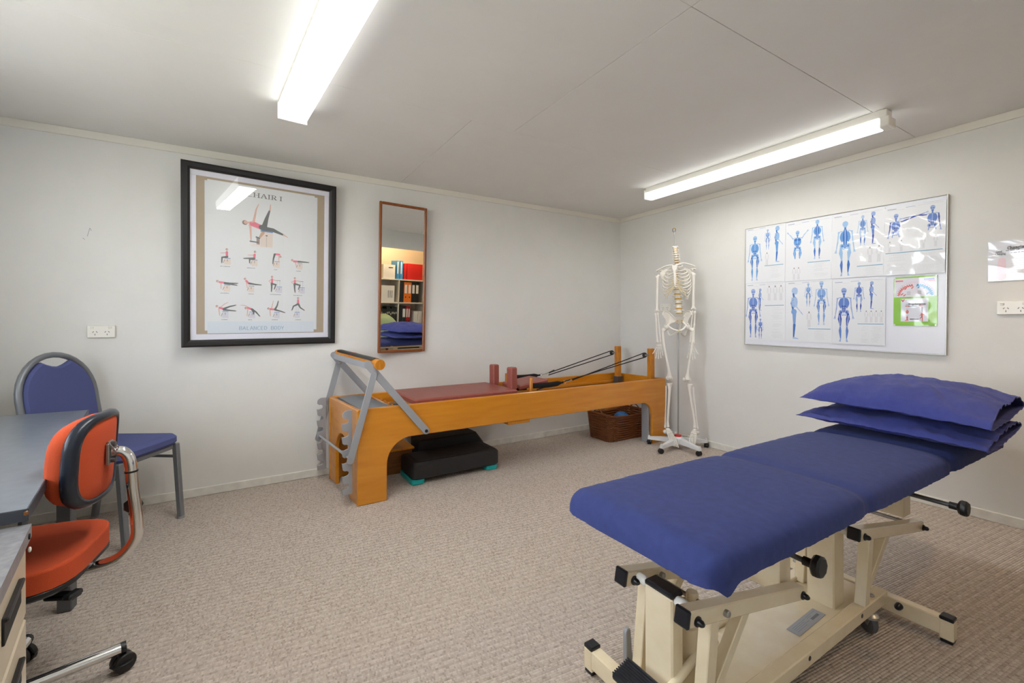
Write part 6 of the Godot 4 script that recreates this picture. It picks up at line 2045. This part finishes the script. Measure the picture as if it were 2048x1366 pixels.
func store_room() -> void:
	mat("paper_white", rgb(236, 234, 228), 0.6)
	mat("file_black", rgb(36, 36, 38), 0.5)
	mat("file_orange", rgb(236, 122, 22), 0.45)
	mat("file_red", rgb(206, 30, 26), 0.42)
	mat("file_crimson", rgb(178, 22, 34), 0.42)
	mat("shelf_white", rgb(226, 220, 206), 0.4)
	mat("box_blue", rgb(70, 150, 210), 0.4)
	mat("sage_cotton", rgb(176, 192, 142), 0.9)
	mat("sky_cotton", rgb(176, 196, 208), 0.9)
	mat("book_dark", rgb(34, 46, 40), 0.6)
	var z0 := 3.4
	var u := thing("shelf_unit", "white open shelf unit full of files in the store room", "shelves", Vector3(-0.66, 0, z0))
	for y in [0.255, 0.615, 0.985, 1.34]:
		part("shelf", Shape.new().box(Vector3(0.0, y - 0.009, 0.14), Vector3(1.20, 0.018, 0.28), 0.001), M.shelf_white, u)
	for x in [-0.60, 0.15, 0.60]:
		part("upright", Shape.new().box(Vector3(x, 0.665, 0.14), Vector3(0.018, 1.33, 0.28), 0.001), M.shelf_white, u)
	part("back_panel", Shape.new().box(Vector3(0, 0.665, 0.284), Vector3(1.20, 1.33, 0.006)), M.shelf_white, u)
	# top board
	var b := thing("storage_tub", "white plastic storage tub on top of the shelf unit", "tub", Vector3(-0.665, 1.34, z0 + 0.02))
	part("tub", Shape.new().prism2([Vector3(-0.10, 0, 0), Vector3(0.09, 0, 0), Vector3(0.09, 0, 0.2), Vector3(-0.10, 0, 0.2)], 0.0, 0.21), M.white_plastic, b)
	part("handle_slot", Shape.new().box(Vector3(0.02, 0.165, -0.001), Vector3(0.07, 0.014, 0.004)), M.slot_black, b)
	for q in [[-0.522, 0.03], [-0.466, 0.045]]:
		var bl := thing("box_file", "blue and white box file standing beside the red box", "file", Vector3(q[0], 1.34, z0 + 0.02), 0, "blue box files")
		part("cover", Shape.new().box(Vector3(0, 0.14, 0.1), Vector3(0.044, 0.28, 0.2), 0.002), M.box_blue, bl)
		part("spine_label", Shape.new().box(Vector3(-0.008, 0.17, -0.0006), Vector3(0.018, 0.18, 0.0012)), M.paper_white, bl)
	var rd := thing("red_box", "bright red archive box on top of the shelf unit", "box", Vector3(-0.255, 1.34, z0 + 0.02))
	part("carton", Shape.new().box(Vector3(0.02, 0.125, 0.1), Vector3(0.27, 0.25, 0.2), 0.003), M.file_red, rd)
	part("folder", Shape.new().box(Vector3(-0.145, 0.122, 0.1), Vector3(0.045, 0.244, 0.19), 0.003), M.file_red, rd)
	# second row
	var tb := thing("slotted_tub", "white slotted plastic tub on the middle shelf", "tub", Vector3(-0.675, 0.985, z0 + 0.02))
	part("tub", Shape.new().prism2([Vector3(-0.11, 0, 0), Vector3(0.10, 0, 0), Vector3(0.10, 0, 0.2), Vector3(-0.11, 0, 0.2)], 0.0, 0.25), M.white_plastic, tb)
	for x in [0.0, 0.03, 0.06]:
		part("slot", Shape.new().box(Vector3(x, 0.12, -0.001), Vector3(0.006, 0.11, 0.004)), M.slot_black, tb)
	var xs := -0.492
	for q in [[0.075, M.file_black, "black lever arch file at the end beside the orange pair", false], [0.066, M.file_orange, "orange lever arch file on the middle shelf", true], [0.066, M.file_orange, "orange lever arch file on the middle shelf", true], [0.066, M.file_black, "black labelled lever arch file right beside the orange pair", true], [0.066, M.file_black, "black lever arch file farther from the orange pair", true]]:
		binder(xs + q[0] / 2.0, 0.985, z0 + 0.02, q[0] - 0.003, 0.315, q[1], q[2], q[3])
		xs += q[0]
	# third row
	xs = -0.492
	for q in [[0.055, M.file_black, "thin black file on the lower shelf", false], [0.068, M.file_black, "black labelled lever arch file on the lower shelf", true], [0.036, M.file_crimson, "slim crimson file on the lower shelf", true], [0.036, M.file_crimson, "slim crimson file on the lower shelf", true]]:
		binder(xs + q[0] / 2.0, 0.615, z0 + 0.02, q[0] - 0.003, 0.31, q[1], q[2], q[3])
		xs += q[0]
	for x in [-0.195, -0.118]:
		var pb := thing("paper_carton", "plain white paper carton beside the crimson files", "carton", Vector3(x, 0.615, z0 + 0.02), 0, "white cartons on the lower shelf")
		part("carton", Shape.new().box(Vector3(0, 0.115, 0.1), Vector3(0.07, 0.23, 0.2), 0.003), M.paper_white, pb)
		part("flap", Shape.new().box(Vector3(0, 0.2305, 0.1), Vector3(0.066, 0.001, 0.19)), M.shelf_white, pb)
	xs = -0.84
	while xs < -0.54:
		var w := rng.randf_range(0.018, 0.034)
		var bk := thing("book", "dark hardback book on the lower shelf behind the green pillow", "book", Vector3(xs, 0.615, z0 + 0.02), 0, "dark books on the lower shelf")
		var hh := rng.randf_range(0.24, 0.30)
		part("cover", Shape.new().box(Vector3(w / 2.0, hh / 2.0, 0.08), Vector3(w - 0.002, hh, 0.16), 0.002), M.book_dark if rng.randf() < 0.7 else M.file_black, bk)
		part("title", Shape.new().box(Vector3(w / 2.0, hh * 0.7, -0.0005), Vector3(w * 0.4, 0.03, 0.001)), M.shelf_white, bk)
		xs += w
	xs = -0.492
	while xs < -0.12:
		var w := rng.randf_range(0.02, 0.04)
		var bk := thing("book", "green hardback book on the lowest shelf", "book", Vector3(xs, 0.255, z0 + 0.02), 0, "green books on the lowest shelf")
		part("cover", Shape.new().box(Vector3(w / 2.0, 0.14, 0.08), Vector3(w - 0.002, 0.28, 0.16), 0.002), M.book_dark, bk)
		part("title", Shape.new().box(Vector3(w / 2.0, 0.2, -0.0005), Vector3(w * 0.4, 0.03, 0.001)), M.shelf_white, bk)
		xs += w
	# warm bulb in the store room
	var lp := thing("store_room_lamp", "small bare warm bulb under the store room ceiling", "lamp", Vector3(-0.6, CEIL, 3.25))
	var gm := mat("bulb_glow", rgb(255, 236, 206), 0.4)
	gm.emission_enabled = true
	gm.emission = rgb(255, 222, 176)
	gm.emission_energy_multiplier = 4.0
	part("holder", Shape.new().lathe([Vector2(0, -0.05), Vector2(0.02, -0.05), Vector2(0.025, -0.01), Vector2(0.03, 0), Vector2(0, 0)], 16), M.white_plastic, lp)
	part("bulb", Shape.new().ball(Vector3(0, -0.08, 0), Vector3(0.032, 0.036, 0.032), 10, 16), gm, lp)
	var l := OmniLight3D.new()
	l.name = "bulb_light"
	l.light_energy = 0.35
	l.light_color = rgb(255, 222, 176)
	l.light_size = 0.03
	l.omni_range = 10.0
	l.omni_attenuation = 2.0
	l.shadow_enabled = true
	lp.add_child(l)
	l.position = Vector3(0, -0.08, 0)
	# ---- spare pillows on a stool in the opening, seen in the mirror
	var d := thing("wooden_stool", "plain wooden stool in the store room opening under spare pillows", "stool", Vector3(-0.87, 0, 3.19))
	part("seat", Shape.new().box(Vector3(0, 0.41, 0), Vector3(0.34, 0.02, 0.26), 0.004), M.brown_wood, d)
	for x in [-0.14, 0.14]:
		for z in [-0.1, 0.1]:
			part("leg", Shape.new().box(Vector3(x, 0.20, z), Vector3(0.03, 0.40, 0.03), 0.003), M.brown_wood, d)
	pillow([Vector2(-1.11, 3.10), Vector2(-1.11, 3.34), Vector2(-0.61, 3.34), Vector2(-0.61, 3.10)], 0.50, 0.09, 0.078, 68, "pale blue pillow on the stool under the sage green pillow", M.sky_cotton)
	pillow([Vector2(-1.13, 3.10), Vector2(-1.13, 3.34), Vector2(-0.65, 3.34), Vector2(-0.65, 3.11)], 0.665, 0.16, 0.062, 67, "sage green pillow on top of the stool by the shelves", M.sage_cotton)
